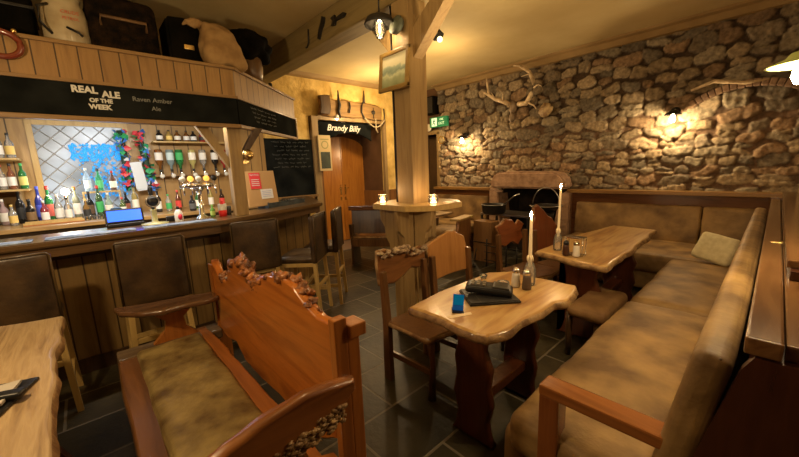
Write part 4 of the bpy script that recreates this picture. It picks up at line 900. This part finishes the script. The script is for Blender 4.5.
DARKL = wood('dark_red_leg', (.13, .035, .012), (.045, .012, .005), 2, .8, .28, .4)
T1 = [(-1.275, 1.215), (-1.30, 1.49), (-1.295, 2.0), (-1.18, 2.13), (-1.01, 2.10), (-.755, 2.12), (-.72, 2.05), (-.70, 1.83), (-.735, 1.77), (-.745, 1.52), (-.755, 1.32), (-.79, 1.21), (-.84, 1.195), (-1.05, 1.225)]
T2 = [(-1.315, 2.77), (-1.325, 3.6), (-1.21, 4.42), (-.80, 4.36), (-.765, 3.7), (-.745, 3.26), (-.755, 2.93), (-.745, 2.63), (-.90, 2.66), (-1.10, 2.72)]
table_set('slab_table', 'honey-coloured live-edge table holding the small blue card and black menus', (-1.0, 1.67, 0), T1, [(-1.14, -.88, 1.42, 1), (-1.14, -.88, 1.93, 2)], [TABW, BARK], seed=4)
table_set('slab_table', 'honey-coloured live-edge table by the back bench, with salt and pepper shakers', (-1.02, 3.5, 0), T2, [(-1.20, -.86, 2.98, 3), (-1.20, -.86, 4.05, 5)], [TABW, BARK], seed=8)
T3 = [(-2.70, -.42), (-2.63, -.17), (-2.30, -.18), (-2.05, -.20), (-1.80, -.185), (-1.60, -.178), (-1.42, -.172), (-1.15, -.16), (-1.05, -.5), (-1.1, -.95), (-2.0, -.98), (-2.75, -.93)]
t3 = thing('slab_table', 'pale rough-grained live-edge table cut off by the lower left corner', 'table', (-1.9, -.55, 0))
b = B(); b.slab([(x+1.9, y+.55) for x, y in T3], 2, .70, .76, .012, .007, 12, lower=.01, side=1, subdiv=6); b.build('tabletop', [TABX, BARK], t3)
for x in (-.55, .55):
    b = B(); b.prism([(-.30, 0), (.30, 0), (.24, .15), (.17, .35), (.27, .70), (-.27, .70), (-.17, .35), (-.24, .15)], 0, x-.03, x+.03); b.build('leg', DARKL, t3)
# black tray of papers on the pale table
mt = thing('menu_folder', 'black folder with grey papers on the pale table at the left edge', 'folder', (-1.74, -.36, .76), rotz=R(-20))
B().cushion(-.13, .10, -.18, .10, 0, .012, .004, 0, wr=.001).build('cover', BLACK, mt)
B().box(-.09, .07, -.17, .08, .013, .022, m=xf(rot=(R(4), 0, R(8)))).build('papers', mat('grey_paper', (.42, .39, .34), .7), mt)
B().cushion(-.02, .03, -.12, .12, .012, .035, .01, .004).build('clip', BLACK, mt)

# things on the blue-card table
bcard = thing('table_card', 'small bright blue table-talker card standing on the nearer slab table', 'card', (-1.045, 1.335, .762), rot=(0, R(6), R(42)))
B().box(-.028, .028, -.004, -.002, 0, .085, m=xf(rot=(R(-14), 0, 0))).build('card', mat('card_blue', (.01, .14, .8), .3), bcard)
B().box(-.026, .026, -.0052, -.004, .03, .082, m=xf(rot=(R(-14), 0, 0))).build('printed_panel', mat('card_light_blue', (.0, .27, 1), .25), bcard)
B().box(-.03, .03, -.03, .035, 0, .004).build('foot', BLACK, bcard)
b = B(); b.prism([(-1.045, 1.25), (-1.02, 1.235), (-.965, 1.35), (-.99, 1.37)], 2, .7605, .7615); tag(b.build('receipt', mat('cream_paper', (.75, .60, .38), .7)), 'cream slip of paper lying between blue card and black menus', 'paper')
mn = thing('menu_stack', 'black menu folder lying flat under the black card reader', 'menu', (-1.03, 1.60, .762), rotz=R(52))
B().box(-.14, .14, -.11, .12, 0, .010, .002).box(-.135, .135, -.105, .115, .010, .016, .002).build('covers', mat('menu_black', (.015, .014, .014), .45), mn)
B().box(-.13, -.075, -.10, .11, .0162, .020, m=xf(rot=(0, R(-3), 0))).build('menu_strip', mat('menu_grey', (.30, .27, .18), .5), mn)
cd = thing('card_terminal', 'black card payment terminal in a soft case lying on top of the black menus', 'card terminal', (-1.045, 1.62, .785), rot=(R(-4), R(3), R(-62)))
B().cushion(-.055, .055, -.13, .13, 0, .040, .018, .008, wr=.002).build('body', BLACK, cd)
B().cushion(-.045, .045, .02, .11, .040, .052, .005, .003, wr=.0005).build('flap', mat('dark_plastic', (.03, .028, .025), .3), cd)
for q in range(9): B().box(-.036+(q % 3)*.026, -.018+(q % 3)*.026, -.10+(q//3)*.032, -.082+(q//3)*.032, .044, .052).build('key', GREYM, cd)
def candle_bottle(loc, label, ht, lean=0):
    GLASS = thin_glass('bottle_glass', (.97, .95, .85), .32)
    t = thing('candle_bottle', label, 'candle', loc, rot=(0, lean, 0))
    B().lathe([(0, 0), (.030, 0), (.034, .008), (.034, .095), (.026, .125), (.015, .145), (.014, .170), (.017, .176), (.012, .176)], 18).build('glass_bottle', GLASS, t)
    B().lathe([(0, .120), (.010, .12), (.0105, .19), (.008, ht-.02), (.005, ht), (0, ht)], 12).build('candle', mat('candle_wax', (.85, .72, .46), .5, emit=(1, .6, .25), es=.05), t)
    B().lathe([(0, ht+.002), (.006, ht+.010), (.0075, ht+.018), (.004, ht+.032), (0, ht+.042)], 8).build('flame', mat('candle_flame', (1, .8, .5), emit=(1, .74, .38), es=140), t)
    b = B()
    for k in range(6): a = k*1.1; b.tube([(math.cos(a)*.013, math.sin(a)*.013, .185), (math.cos(a)*.016, math.sin(a)*.016, .17), (math.cos(a)*.018, math.sin(a)*.018, .17-.02-.006*(k % 3))], [.003, .004, .002], 6)
    b.build('wax_drips', mat('candle_wax', (.85, .72, .46)), t)
    light('POINT', 'candle_light', (loc[0]+math.sin(lean)*ht, loc[1], loc[2]+ht+.07), 1.7, (1, .60, .26), .02)
    return t
candle_bottle((-.965, 1.945, .761), 'white candle burning in a clear bottle on the nearer slab table', .415)
candle_bottle((-1.20, 2.90, .761), 'white candle burning in a clear bottle on the table by the back bench, leaning slightly', .52, R(.8))
def shaker(loc, label, m, capm=STEEL, sc=1.45):
    t = thing('shaker', label, 'shaker', loc); t.scale = (sc, sc, sc)
    B().lathe([(0, 0), (.017, 0), (.019, .005), (.016, .05), (.014, .062), (0, .062)], 12).build('body', m, t); B().lathe([(0, .06), (.015, .06), (.015, .072), (.008, .082), (0, .084)], 12).build('cap', capm, t)
shaker((-1.01, 1.86, .761), 'small clear shaker of white salt beside the nearer candle bottle', mat('salt', (.7, .66, .58), .5))
shaker((-.94, 1.86, .761), 'small clear shaker of black pepper beside the nearer candle bottle', mat('pepper', (.10, .07, .05), .5))
t = thing('glass_dish', 'low cut-glass dish beside the shakers on the nearer slab table', 'dish', (-1.06, 1.80, .761)); B().lathe([(0, 0), (.02, 0), (.035, .02), (.036, .035), (.032, .035), (.030, .022), (.016, .006), (0, .006)], 12).build('bowl', thin_glass('dish_glass', (.9, .88, .8), .4), t)
tag(B().lathe([(0, 0), (.018, 0), (.026, .025), (.022, .025), (.014, .006), (0, .006)], 12).build('glass_ashtray', GLASS, loc=(-1.24, 1.86, .761)), 'tiny clear glass dish near the back left corner of the nearer table', 'dish')
cr = thing('condiment_rack', 'chrome wire rack standing behind the shakers on the farther slab table', 'rack', (-1.03, 2.83, .761)); cr.scale = (1.3, 1.2, 1.25)
b = B()
for x in (-.05, .05): b.tube([(x, .03, 0), (x, .03, .115), (x, -.03, .115), (x, -.03, 0)], .004, 6)
b.box(-.055, .055, -.032, .032, .11, .118, .002).box(-.055, .055, -.03, .03, .0, .006, .002); b.build('frame', STEEL, cr)
shaker((-1.075, 2.76, .765), 'dark pepper mill in front of the chrome rack', mat('mill_dark', (.06, .025, .015), .3), BLACK)
shaker((-1.0, 2.77, .765), 'pale salt shaker in front of the chrome rack', mat('salt', (.7, .66, .58)), STEEL)

# ------------------------------------------------------------------ slab chairs (seat faces local +x)
def slab_chair(name, label, loc, rz, back, bm_, seatm, zb=(.66, .95), lean=.03, post=True, frame=True, sub='', seat_w=.44, group='live-edge slab chairs'):
    t = thing(name, label, 'chair', loc, rotz=rz, group=group)
    b = B(); b.slab(back, 0, -.02, .02, .010, .006, hash(label) % 50 if False else len(label), side=1, lower=.012, subdiv=5); b.build('backrest', bm_, t, rot=(0, R(-4), 0))
    b = B(); b.slab([(0.0, -seat_w/2), (.40, -seat_w/2-.02), (.43, 0), (.40, seat_w/2+.01), (0, seat_w/2)], 2, .405, .45, .008, .006, 5, side=1); b.build('seat', seatm, t)
    if 'bark-topped' in label:
        b = B(); q_ = random.Random(2)
        for k in range(46): b.ball((.055+q_.uniform(-.02, .02)-.065, -.24+k*.0104, .925-.03*(k > 26)+q_.uniform(-.03, .012)), q_.uniform(.010, .022), (.9, 1.3, .8), 2, .6, seed=k)
        b.build('bark_rim', mottled('silver_bark', (.55, .42, .27), (.16, .09, .045), 30, .5, .2, .8, 60), t)
    for s_ in (-1, 1):
        b = B(); o_ = [(-.04, 0), (.03, 0), (.025, .42), (-.005, .80), (-.045, .80), (-.03, .42)]; b.prism(o_, 1, s_*seat_w*.49-.022, s_*seat_w*.49+.022); bmesh.ops.bevel(b.bm, geom=b.bm.edges[:], offset=.004, segments=1, affect='EDGES'); b.build('leg', CHW, t)
        B().tube([(.37, s_*seat_w*.44, 0), (.37, s_*seat_w*.40, .22), (.36, s_*seat_w*.42, .42)], [.028, .018, .026], 8).build('leg', CHW, t)
        B().box(-.01, .37, s_*seat_w*.43-.012, s_*seat_w*.43+.012, .17, .21, .004).build('stretcher', CHW, t)
    return t
slab_chair('slab_chair', 'bark-topped dark wood chair at the blue-card table, nearest to the red bench', (-1.76, 1.66, 0), R(3), [(-.235, .70), (-.08, .70), (.02, .73), (.09, .76), (.16, .74), (.235, .735), (.245, .88), (.20, .90), (.13, .885), (.05, .92), (-.06, .915), (-.15, .94), (-.235, .94), (-.245, .85)], [wood('chair_board', (.30, .12, .04), (.14, .05, .017), 1, 1, .3, .4), BARK], [CHW, BARK])
slab_chair('slab_chair', 'chair with a smooth orange-brown pointed slab back at the blue-card table', (-1.75, 2.18, 0), R(-4), [(-.21, .59), (.0, .60), (.22, .60), (.245, .72), (.19, .90), (.09, .96), (.0, .965), (-.10, .94), (-.235, .90), (-.245, .75)], [wood('chair_board_orange', (.52, .24, .08), (.32, .13, .035), 2, .8, .3, .4), BARK], [CHW, BARK])
slab_chair('slab_chair', 'chair with a ragged dark burl back at the left of the farther slab table', (-1.78, 3.22, 0), R(-8), [(-.20, .70), (-.10, .66), (.02, .70), (.12, .64), (.20, .72), (.17, .80), (.22, .86), (.13, .90), (.08, .86), (.02, .93), (-.07, .95), (-.13, .90), (-.22, .88), (-.17, .80)], [wood('chair_board_red', (.30, .085, .028), (.13, .032, .012), 1, 1, .3, .4), BURL], [CHW, BARK])
slab_chair('slab_chair', 'chair with a tall pointed dark red back at the farther slab table', (-1.62, 3.66, 0), R(-8), [(-.2, .56), (.2, .56), (.22, .80), (.15, .88), (.05, .92), (-.06, 1.02), (-.12, 1.06), (-.19, 1.03), (-.17, .92), (-.22, .84)], [wood('chair_board_red2', (.26, .065, .022), (.12, .03, .01), 2, 1, .3, .4), BURL], [CHW, BARK])
ls_ = thing('low_stool', 'low stool with a brown suede seat at the near end of the farther table', 'stool', (-.86, 2.86, 0))
B().cushion(-.12, .15, -.30, .27, .34, .43, .04, .02, wr=.006).build('seat', mottled('brown_suede', (.26, .15, .06), (.14, .07, .025), 5, .7, 0, .3, 40), ls_)
for s_ in (-1, 1):
    for q in (-.22, .22): B().tube([(s_*.10-.02, q, 0), (s_*.10-.02, q, .35)], [.022, .028], 8).build('leg', DARKZ, ls_)

# ------------------------------------------------------------------ fitted bench and partition on the right
sb_ = thing('corner_bench', 'long L-shaped tan suede bench fitted round the back right corner', 'bench', (-.4, 3.0, 0))
dx, dy = .4, -3.0
def cu(nm, x0, x1, y0, y1, z0, z1, r=.045, puff=.025, seed=0, faces='z', m=None):
    b = B(); b.cushion(x0+dx, x1+dx, y0+dy, y1+dy, z0, z1, r, puff, wr=.007, seed=seed, faces=faces, m=m); return b.build(nm, LEATH, sb_)
cu('seat_cushion', -.68, -.14, 1.20, 2.925, .26, .455, .05, .03, 1)
cu('seat_cushion', -.67, -.14, 2.955, 4.42, .26, .455, .05, .03, 2)
cu('seat_cushion', -1.98, -.14, 4.45, 5.40, .26, .455, .05, .02, 3)
b = B(); b.cushion(-.72+dx, -.60+dx, 1.22+dy, 4.5+dy, .03, .36, .05, .02, faces='x', wr=.008); b.cushion(-1.98+dx, -.66+dx, 4.54+dy, 4.64+dy, .03, .30, .04, .0); b.build('seat_skirt', LEATH, sb_)
# sloping back along the partition
def slant(x_b, x_t, z_b, z_t, y0, y1, th, seed):
    b = B(); L_ = math.hypot(x_t-x_b, z_t-z_b); a = math.atan2(x_t-x_b, z_t-z_b)
    b.cushion(-th, 0, y0-(y0+y1)/2, y1-(y0+y1)/2, 0, L_, .03, .022, faces='x', wr=.005, seed=seed, m=xf((x_b+dx, (y0+y1)/2+dy, z_b), (0, a, 0))); return b.build('back_cushion', LEATH, sb_)
slant(-.12, -.022, .40, .96, 1.18, 5.0, .085, 4)
b = B(); b.cushion(-1.98+dx, -.56+dx, -.04, .04, 0, .47, .03, .02, faces='y', wr=.005, m=xf((0, 5.36+dy, .44), (R(-8), 0, 0))); b.build('back_cushion', LEATH, sb_)
b = B(); b.cushion(-.55+dx, -.05+dx, -.04, .04, 0, .47, .03, .02, faces='y', wr=.005, m=xf((0, 5.36+dy, .44), (R(-8), 0, 0))); b.build('back_cushion', LEATH, sb_)
b = B()
for k in range(90):
    y = 1.2+k*.04; b.ball((-.052+dx, y+dy, .957), .006, (1, 1.4, 1), 1)
tag(b.build('stitching', mottled('dark_stitch', (.10, .055, .02), (.05, .025, .01), 8), sb_), kind='stuff')
# wooden end arm
B().box(-.54+dx, -.13+dx, 1.185+dy, 1.275+dy, .615, .66, .008).build('arm_board', MAHXO := wood('arm_red', (.36, .13, .035), (.20, .06, .016), 0, 1, .2, .6, bump=.04), sb_)
B().box(-.54+dx, -.465+dx, 1.19+dy, 1.27+dy, 0, .615, .006).build('arm_post', wood('arm_red_z', (.28, .09, .025), (.13, .038, .011), 2, 1, .22, .6, bump=.04), sb_)
B().box(-.54+dx, -.1+dx, 1.195+dy, 1.25+dy, .0, .12, .004).build('end_rail', MAHX, sb_)
pp = thing('partition', 'dark mahogany partition behind the bench, topped with glossy shelf boards', 'partition', (.1, 3.0, 0))
b = B(); b.prism([(-.20, 0), (.2, 0), (.2, 1.0), (-.09, 1.0), (-.11, .96), (-.24, .40), (-.24, 0)], 1, 1.17-3, 1.20-3); b.build('end_panel', MAHOG, pp)
B().box(-.10, .1, -1.80, 2.4, 0, 1.0).build('body', MAHOG, pp)
B().box(-.112, -.045, -1.83, 2.30, 1.005, 1.05, .006).build('ledge_board', MAHY, pp)
B().box(-.042, .12, -1.80, 2.35, 1.0, 1.04, .006).build('shelf_board', MAHY, pp)
B().box(-.03, .0, -1.15, 2.36, 1.04, 1.075, .003).build('riser', MAHOG, pp)
B().box(-.04, .30, -1.10, 2.36, 1.075, 1.105, .005).build('cap_board', MAHY, pp)
B().box(-.12, .05, 2.10, 2.16, 1.04, 1.055).build('corner_trim', MAHX, pp)
B().box(-.085, -.04, -.42, -.39, 1.041, 1.053, .002).build('brass_catch', BRASS, pp)
B().cushion(-.17, .17, -.05, .05, -.15, .15, .045, .03, faces='y').bm.free()
b = B(); b.cushion(-.16, .16, -.04, .04, -.14, .14, .038, .03, faces='y', wr=.004)
tag(b.build('throw_cushion', CREAM, loc=(-.33, 4.44, .61), rot=(R(-28), R(8), R(-22))), 'cream linen cushion leaning in the corner of the suede bench', 'cushion')

# ------------------------------------------------------------------ fireplace
STN = mottled('lintel_stone', (.48, .31, .20), (.30, .18, .11), 12, .85, 0, .6, 30)
fp = thing('fireplace_lintel', 'large rounded pinkish stone lintel over the dark fireplace', 'lintel', (-2.76, 5.5, 1.09))
b = B(); b.prism([(-.64, 0), (.64, 0), (.64, .10), (.58, .20), (.46, .265), (-.44, .275), (-.55, .25), (-.62, .15)], 1, -.22, .12)
bmesh.ops.bevel(b.bm, geom=b.bm.edges[:], offset=.03, segments=3, affect='EDGES'); b.build('stone', STN, fp)
for (x, lab) in ((-3.36, 'pale plastered stone jamb at the left of the fireplace'), (-2.18, 'pale plastered stone jamb at the right of the fireplace')):
    b = B(); b.prism([(-.11, 0), (.11, 0), (.13, .5), (.06, 1.0), (-.11, 1.09)] if x < -3 else [(-.11, 0), (.11, 0), (.11, 1.09), (-.05, 1.0), (-.12, .5)], 1, -.05, .3)
    bmesh.ops.bevel(b.bm, geom=b.bm.edges[:], offset=.015, segments=2, affect='EDGES'); tag(b.build('stone_jamb', STN, loc=(x, 5.42, 0)), lab, 'stone jamb')
hs = thing('hearth_bench', 'iron-topped hearth table standing in front of the fire with dark metal legs', 'hearth', (-2.78, 4.87, 0))
B().box(-.45, .40, -.13, .35, .70, .73, .004).build('iron_top', GREYM, hs); 
for x in (-.42, .37):
    for y in (-.12, .32): B().box(x-.015, x+.015, y-.015, y+.015, 0, .70).build('leg', IRON, hs)
wbx = thing('wood_box', 'upright reddish wooden box with two stacked fronts beside the hearth', 'box', (-3.0, 4.56, 0))
B().box(-.165, .165, -.10, .12, 0, .64, .01).build('case', wood('logbox', (.36, .17, .07), (.22, .09, .035), 2, 1, .5, .1), wbx); B().box(-.17, .17, -.108, -.10, .30, .315).build('seam', IRON, wbx)
cn = thing('iron_cauldron', 'black iron cauldron with a pale rim at the left of the hearth', 'cauldron', (-2.98, 4.75, .731))
B().lathe([(0, 0), (.15, .0), (.18, .03), (.185, .13), (.20, .145), (.17, .145), (.165, .04), (0, .02)], 20).build('pot', IRON, cn)
B().lathe([(.186, .138), (.20, .148), (.188, .152)], 20).build('rim', GREYM, cn); B().tube([(.17, 0, .15), (.40, -.08, .30), (.48, -.1, .33)], .009, 6).build('ladle_handle', GREYM, cn)
fpn = thing('hanging_pan', 'round black pan with a grey rim and hoop handle at the right of the hearth', 'pan', (-2.24, 4.95, .80))
B().lathe([(0, -.02), (.12, -.0), (.21, .06), (.225, .075), (.19, .065), (0, .01)], 24).build('pan', IRON, fpn); B().lathe([(.21, .068), (.232, .078), (.215, .084)], 24).build('rim', GREYM, fpn)
B().tube([(.2*math.cos(a), 0, .08+.26*math.sin(a)) for a in [PI*k/16 for k in range(17)]], .008, 6).build('hoop_handle', GREYM, fpn)
B().lathe([(0, -.12), (.10, -.12), (.12, -.02), (0, -.02)], 16).build('burner', IRON, fpn)
st_ = thing('pan_stand', 'black iron stand beneath the hoop-handled pan', 'stand', (-2.24, 4.95, 0)); B().lathe([(0, .0), (.12, 0), (.10, .04), (.03, .08), (.03, .60), (.10, .68), (0, .68)], 12).build('column', IRON, st_)
fd = thing('fire_irons', 'black wrought-iron fire grate rails standing before the hearth', 'fire irons', (-2.62, 4.28, 0))
b = B()
for k in range(4):
    x = -.18+k*.16; b.tube([(x, 0, 0), (x, 0, .42-.06*(k % 2))], .009, 6)
for z in (.10, .22, .32): b.tube([(-.22, 0, z), (.36, 0, z)], .007, 6)
for x in (-.2, .32): b.tube([(x, -.08, 0), (x, .08, 0)], .01, 6)
b.build('rails', IRON, fd)
tg = B().tube([(0, 0, .0), (.05, -.02, .14), (.08, -.03, .30)], [.012, .012, .008], 8).tube([(-.05, .02, 0), (.06, -.03, .02)], .014, 6); tag(tg.build('fire_tongs', IRON, loc=(-2.95, 4.15, 0)), 'black fire tongs propped on the floor left of the grate rails', 'tongs')

# bench and chair left of the fireplace
wb = thing('wall_bench', 'tan suede wall bench under the left wall sconce', 'bench', (-4.12, 5.2, 0))
B().cushion(-.62, .60, -.30, .20, .30, .46, .04, .02, wr=.006).build('seat_cushion', LEATH, wb); B().cushion(-.62, .60, -.04, .04, 0, .48, .03, .02, faces='y', wr=.006, m=xf((0, .18, .46), (R(-7), 0, 0))).build('back_cushion', LEATH, wb); B().box(-.62, .60, -.27, .18, 0, .30).build('base', MAHOG, wb)
ac = thing('wooden_armchair', 'low wooden armchair with a tan seat and carved end slab near the fireplace', 'chair', (-3.42, 4.15, 0), rotz=R(12))
B().cushion(-.28, .22, -.22, .25, .44, .54, .04, .02, wr=.005).build('seat', LEATH, ac); B().box(-.30, .22, -.24, .26, .39, .44, .006).build('seat_board', CHW, ac)
b = B(); b.slab([(-.25, .05), (.22, .05), (.18, .30), (.24, .50), (.20, .70), (-.2, .70), (-.25, .52), (-.19, .30)], 0, .24, .29, .01, .008, 4, side=1); b.build('end_slab', [wood('arm_slab', (.36, .14, .045), (.18, .06, .02), 2, 1, .3, .4), BURL], ac)
B().box(.16, .33, -.26, .24, .70, .73, .006).build('arm', PALE, ac)
b = B(); b.slab([(-.25, .02), (.22, .02), (.18, .30), (.24, .66), (-.22, .66), (-.19, .30)], 0, -.33, -.29, .01, .008, 6, side=1); b.build('end_slab', [DARKZ, BURL], ac)
ct = thing('side_table', 'small pale-topped side table behind the tall drinks table', 'table', (-4.08, 4.55, 0)); B().slab([(-.28, -.2), (.28, -.22), (.26, .2), (-.28, .2)], 2, .66, .70, .01, .006, 3, side=1).build('tabletop', [TABX, BARK], ct); B().box(-.05, .05, -.05, .05, 0, .66).build('leg', DARKZ, ct)
tag(B().lathe([(0, 0), (.05, 0), (.03, .06), (.008, .13), (0, .14)], 12).build('folded_napkin', mat('napkin', (.7, .62, .45), .8), loc=(-3.98, 4.5, .70)), 'pale cone-shaped folded napkin on the side table', 'napkin')
# dark settle by the doors
ds = thing('dark_settle', 'dark wooden settle behind the tall drinks table, facing the orange doors', 'settle', (-4.15, 3.28, 0), rotz=R(38))
b = B(); b.prism([(-.40, .50), (.42, .50), (.40, .90), (-.42, .92)], 1, -.02, .02); b.build('backrest', [DARKZ], ds, rot=(R(-10), 0, 0))
B().box(-.46, .46, -.05, .06, .86, .93, .01).build('top_rail', MAHX, ds, rot=(R(-2), 0, 0), loc=(0, .12, 0))
B().slab([(-.42, .0), (.42, .0), (.42, .42), (-.42, .42)], 2, .42, .46, .01, .008, 3, side=1).build('seat', [CHW, BARK], ds)
for s_ in (-1, 1): b = B(); b.prism([(0, 0), (.40, 0), (.36, .25), (.42, .62), (-.05, .66), (.02, .3)], 0, s_*.40-.02, s_*.40+.02); b.build('end_panel', DARKZ, ds)
B().box(-.40, .40, -.02, .02, .30, .42, .004).build('rear_rail', CHW, ds)

# ------------------------------------------------------------------ on the stone wall
def sconce(x, label, pw=24):
    t = thing('wall_sconce', label, 'lamp', (x, 5.42, 1.96), group='wall sconces on the stone wall')
    B().lathe([(0, 0), (.05, 0), (.05, .02), (0, .025)], 16, m=xf((0, .15, .10), (R(90), 0, 0))).build('back_plate', IRON, t)
    B().tube([(0, .14, .10), (0, .06, .13), (0, 0, .10), (0, 0, .06)], .009, 6).build('arm', IRON, t)
    B().lathe([(.02, .10), (.04, .095), (.085, .055), (.09, .045), (.08, .05), (.035, .085), (.0, .09)], 20).build('shade', IRON, t)
    B().lathe([(0, -.045), (.022, -.035), (.03, -.01), (.02, .03), (.012, .06), (0, .06)], 12).build('bulb', mat('sconce_bulb', (1, .9, .7), emit=(1, .75, .42), es=45), t)
    light('POINT', 'sconce_light', (x, 5.40, 1.93), pw, WARM, .03)
sconce(-4.10, 'glowing wall sconce above the bench left of the fireplace')
sconce(-.93, 'glowing wall sconce above the right half of the back bench')
an = thing('antlers', 'pair of pale branching stag antlers mounted on a skull plate high on the stone wall', 'antlers', (-3.1, 5.50, 2.42))
BONE = mottled('antler_bone', (.72, .56, .34), (.42, .30, .17), 20, .5, 0, .5, 40)
def beam_(pts, r): return B().tube(pts, r, 8)
B().ball((.0, 0, 0), .10, (.7, .4, 1.1), 3, .15).ball((.0, -.03, -.16), .06, (.8, .8, 1.4), 3, .1).build('skull_plate', mottled('skull', (.28, .20, .12), (.12, .08, .05), 12), an)
b = B(); b.tube([(-.05, 0, .05), (-.16, -.05, .12), (-.28, -.10, .17), (-.40, -.14, .26), (-.46, -.18, .30)], [.04, .036, .03, .024, .01], 8).tube([(-.38, -.13, .24), (-.40, -.16, .42), (-.40, -.18, .52)], [.022, .016, .008], 6).tube([(-.16, -.05, .12), (-.10, -.16, .22)], [.018, .005], 6).tube([(-.28, -.1, .17), (-.28, -.22, .26)], [.015, .004], 6); b.build('antler', BONE, an)
b = B(); b.tube([(.10, 0, .04), (.26, -.06, .02), (.36, -.10, .14), (.42, -.14, .30), (.36, -.18, .46), (.20, -.2, .58), (.10, -.2, .60)], [.042, .038, .035, .032, .027, .018, .008], 8).tube([(.42, -.14, .22), (.52, -.2, .24), (.58, -.22, .20)], [.015, .01, .004], 6).tube([(.38, -.18, .43), (.26, -.24, .40)], [.013, .004], 6).tube([(.28, -.06, .03), (.42, -.12, -.04), (.46, -.12, -.10)], [.016, .012, .006], 6); b.build('antler', BONE, an)
t = B().ball((0, 0, 0), .11, (1, .35, .95), 3, .15); tag(t.build('mounted_shell', mottled('shell', (.55, .40, .2), (.2, .12, .06), 14, .5, 0, .5), loc=(-2.55, 5.5, 2.30)), 'pale rounded horn boss mounted on the wall right below the antlers', 'horn')
# relieving arch of bricks above the right sconce
ar = thing('brick_arch', 'low curved arch of thin pinkish bricks in the stone wall right of the right sconce', 'arch', (-.30, 5.50, 1.66))
b = B(); n_ = 17
for k in range(n_):
    a = R(55)+R(70)*k/(n_-1); r_ = 0.80; c = (-math.cos(a)*r_*1.0, 0, math.sin(a)*r_-.20)
    b.box(-.028, .028, -.05, .05, -.035, .035, .008, m=xf(c, (0, -(PI/2-a)*-1 if False else (a-PI/2), 0)))
b.build('bricks', mottled('pink_brick', (.30, .19, .11), (.18, .11, .07), 9, .85, 0, .5), ar)
b = B(); b.tube([(-.40, -.06, .60), (-.20, -.09, .66), (0.05, -.06, .60), (.22, -.05, .60)], [.012, .022, .018, .008], 8); tag(b.build('horn_handle', BONE, loc=(-.38, 5.48, 1.66)), 'thin pale horn hung on the stones above the brick arch', 'horn')
# exit sign, clock, notice in the passage
ex = thing('exit_sign', 'small green running-man exit sign over the passage beside the stone wall', 'sign', (-4.73, 5.50, 2.385))
B().box(-.22, .22, -.03, .04, -.095, .095, .005).build('sign_box', mat('exit_green', (.02, .22, .08), .4, emit=(.02, .3, .1), es=.12), ex)
GW = mat('exit_white', (.7, .85, .55), .5, emit=(.6, .85, .45), es=.5)
b = B(); b.box(-.17, -.03, -.033, -.031, -.08, .08); b.build('pale_panel', GW, ex)
b = B(); b.ball((-.10, -.036, .055), .013, (1, .2, 1), 1).tube([(-.10, -.036, .04), (-.105, -.036, -.01)], .010, 6).tube([(-.105, -.036, -.01), (-.08, -.036, -.035), (-.085, -.036, -.065)], .007, 5).tube([(-.105, -.036, -.01), (-.13, -.036, -.03), (-.15, -.036, -.03)], .007, 5).tube([(-.10, -.036, .03), (-.07, -.036, .01)], .006, 5).tube([(-.10, -.036, .03), (-.13, -.036, .015)], .006, 5); b.build('running_figure', mat('exit_green_dark', (.01, .12, .05), .5), ex)
text('EXIT', .075, GW, ex, (.09, -.032, -.035), (PI/2, 0, 0)); text('FIRE', .055, GW, ex, (.09, -.032, .04), (PI/2, 0, 0))
spk = thing('wall_speaker', 'black box loudspeaker on the wall above the green exit sign', 'loudspeaker', (-4.93, 5.48, 2.72)); B().box(-.14, .14, -.08, .10, -.17, .17, .012).build('cabinet', BK2, spk); B().box(-.12, .12, -.088, -.08, -.15, .15).build('grille', IRON, spk)
pl_ = thing('round_plate', 'small round white plaque left of the exit sign', 'plaque', (-5.02, 5.52, 2.30)); B().lathe([(0, 0), (.06, 0), (.075, .012), (.07, .018), (0, .012)], 20, m=xf(rot=(R(90), 0, 0))).build('disc', mat('cream_disc', (.7, .66, .5), .5, ), pl_)
ck_ = thing('round_dial', 'round brass-rimmed dial at the left end of the stone wall beside the sconce', 'dial', (-4.66, 5.50, 2.02)); B().lathe([(0, .0), (.06, 0), (.06, .015), (0, .015)], 20, m=xf(rot=(R(90), 0, 0))).build('face', mat('dial_face', (.6, .5, .3), .5), ck_); B().lathe([(.06, 0), (.08, .01), (.075, .03), (.06, .02)], 20, m=xf(rot=(R(90), 0, 0))).build('rim', BRASS, ck_)
struct(B().box(-5.38, -4.87, 5.90, 5.94, 0, 2.15), 'door_3', BROWND)
tag(B().box(-.07, .07, -.004, 0, -.16, .16).build('paper_notice', mat('notice_paper', (.45, .33, .18), .8), loc=(-4.93, 5.895, 1.68)), 'small brown paper notice on the passage door', 'paper')

# ------------------------------------------------------------------ lamp over the bench (upper right)
lp = thing('enamel_pendant', 'pale green and white enamel shaded pendant glowing at the upper right edge', 'lamp', (.03, 2.0, 1.80))
B().lathe([(.02, .062), (.04, .058), (.055, .038), (.10, .020), (.105, .015), (.095, .016), (.05, .032), (.035, .052), (.0, .056)], 24).build('shade', mat('green_enamel', (.42, .50, .16), .35), lp)
B().tube([(0, 0, .07), (0, 0, H-1.815)], .006, 6).build('cord', BLACK, lp)
B().lathe([(0, -.055), (.02, -.05), (.032, -.025), (.026, .01), (.015, .03), (0, .035)], 14).build('bulb', mat('pendant_bulb', (1, .95, .85), emit=(1, .84, .6), es=60), lp)
light('POINT', 'enamel_pendant_light', (.035, 2.0, 1.745), 22, WARM, .035)
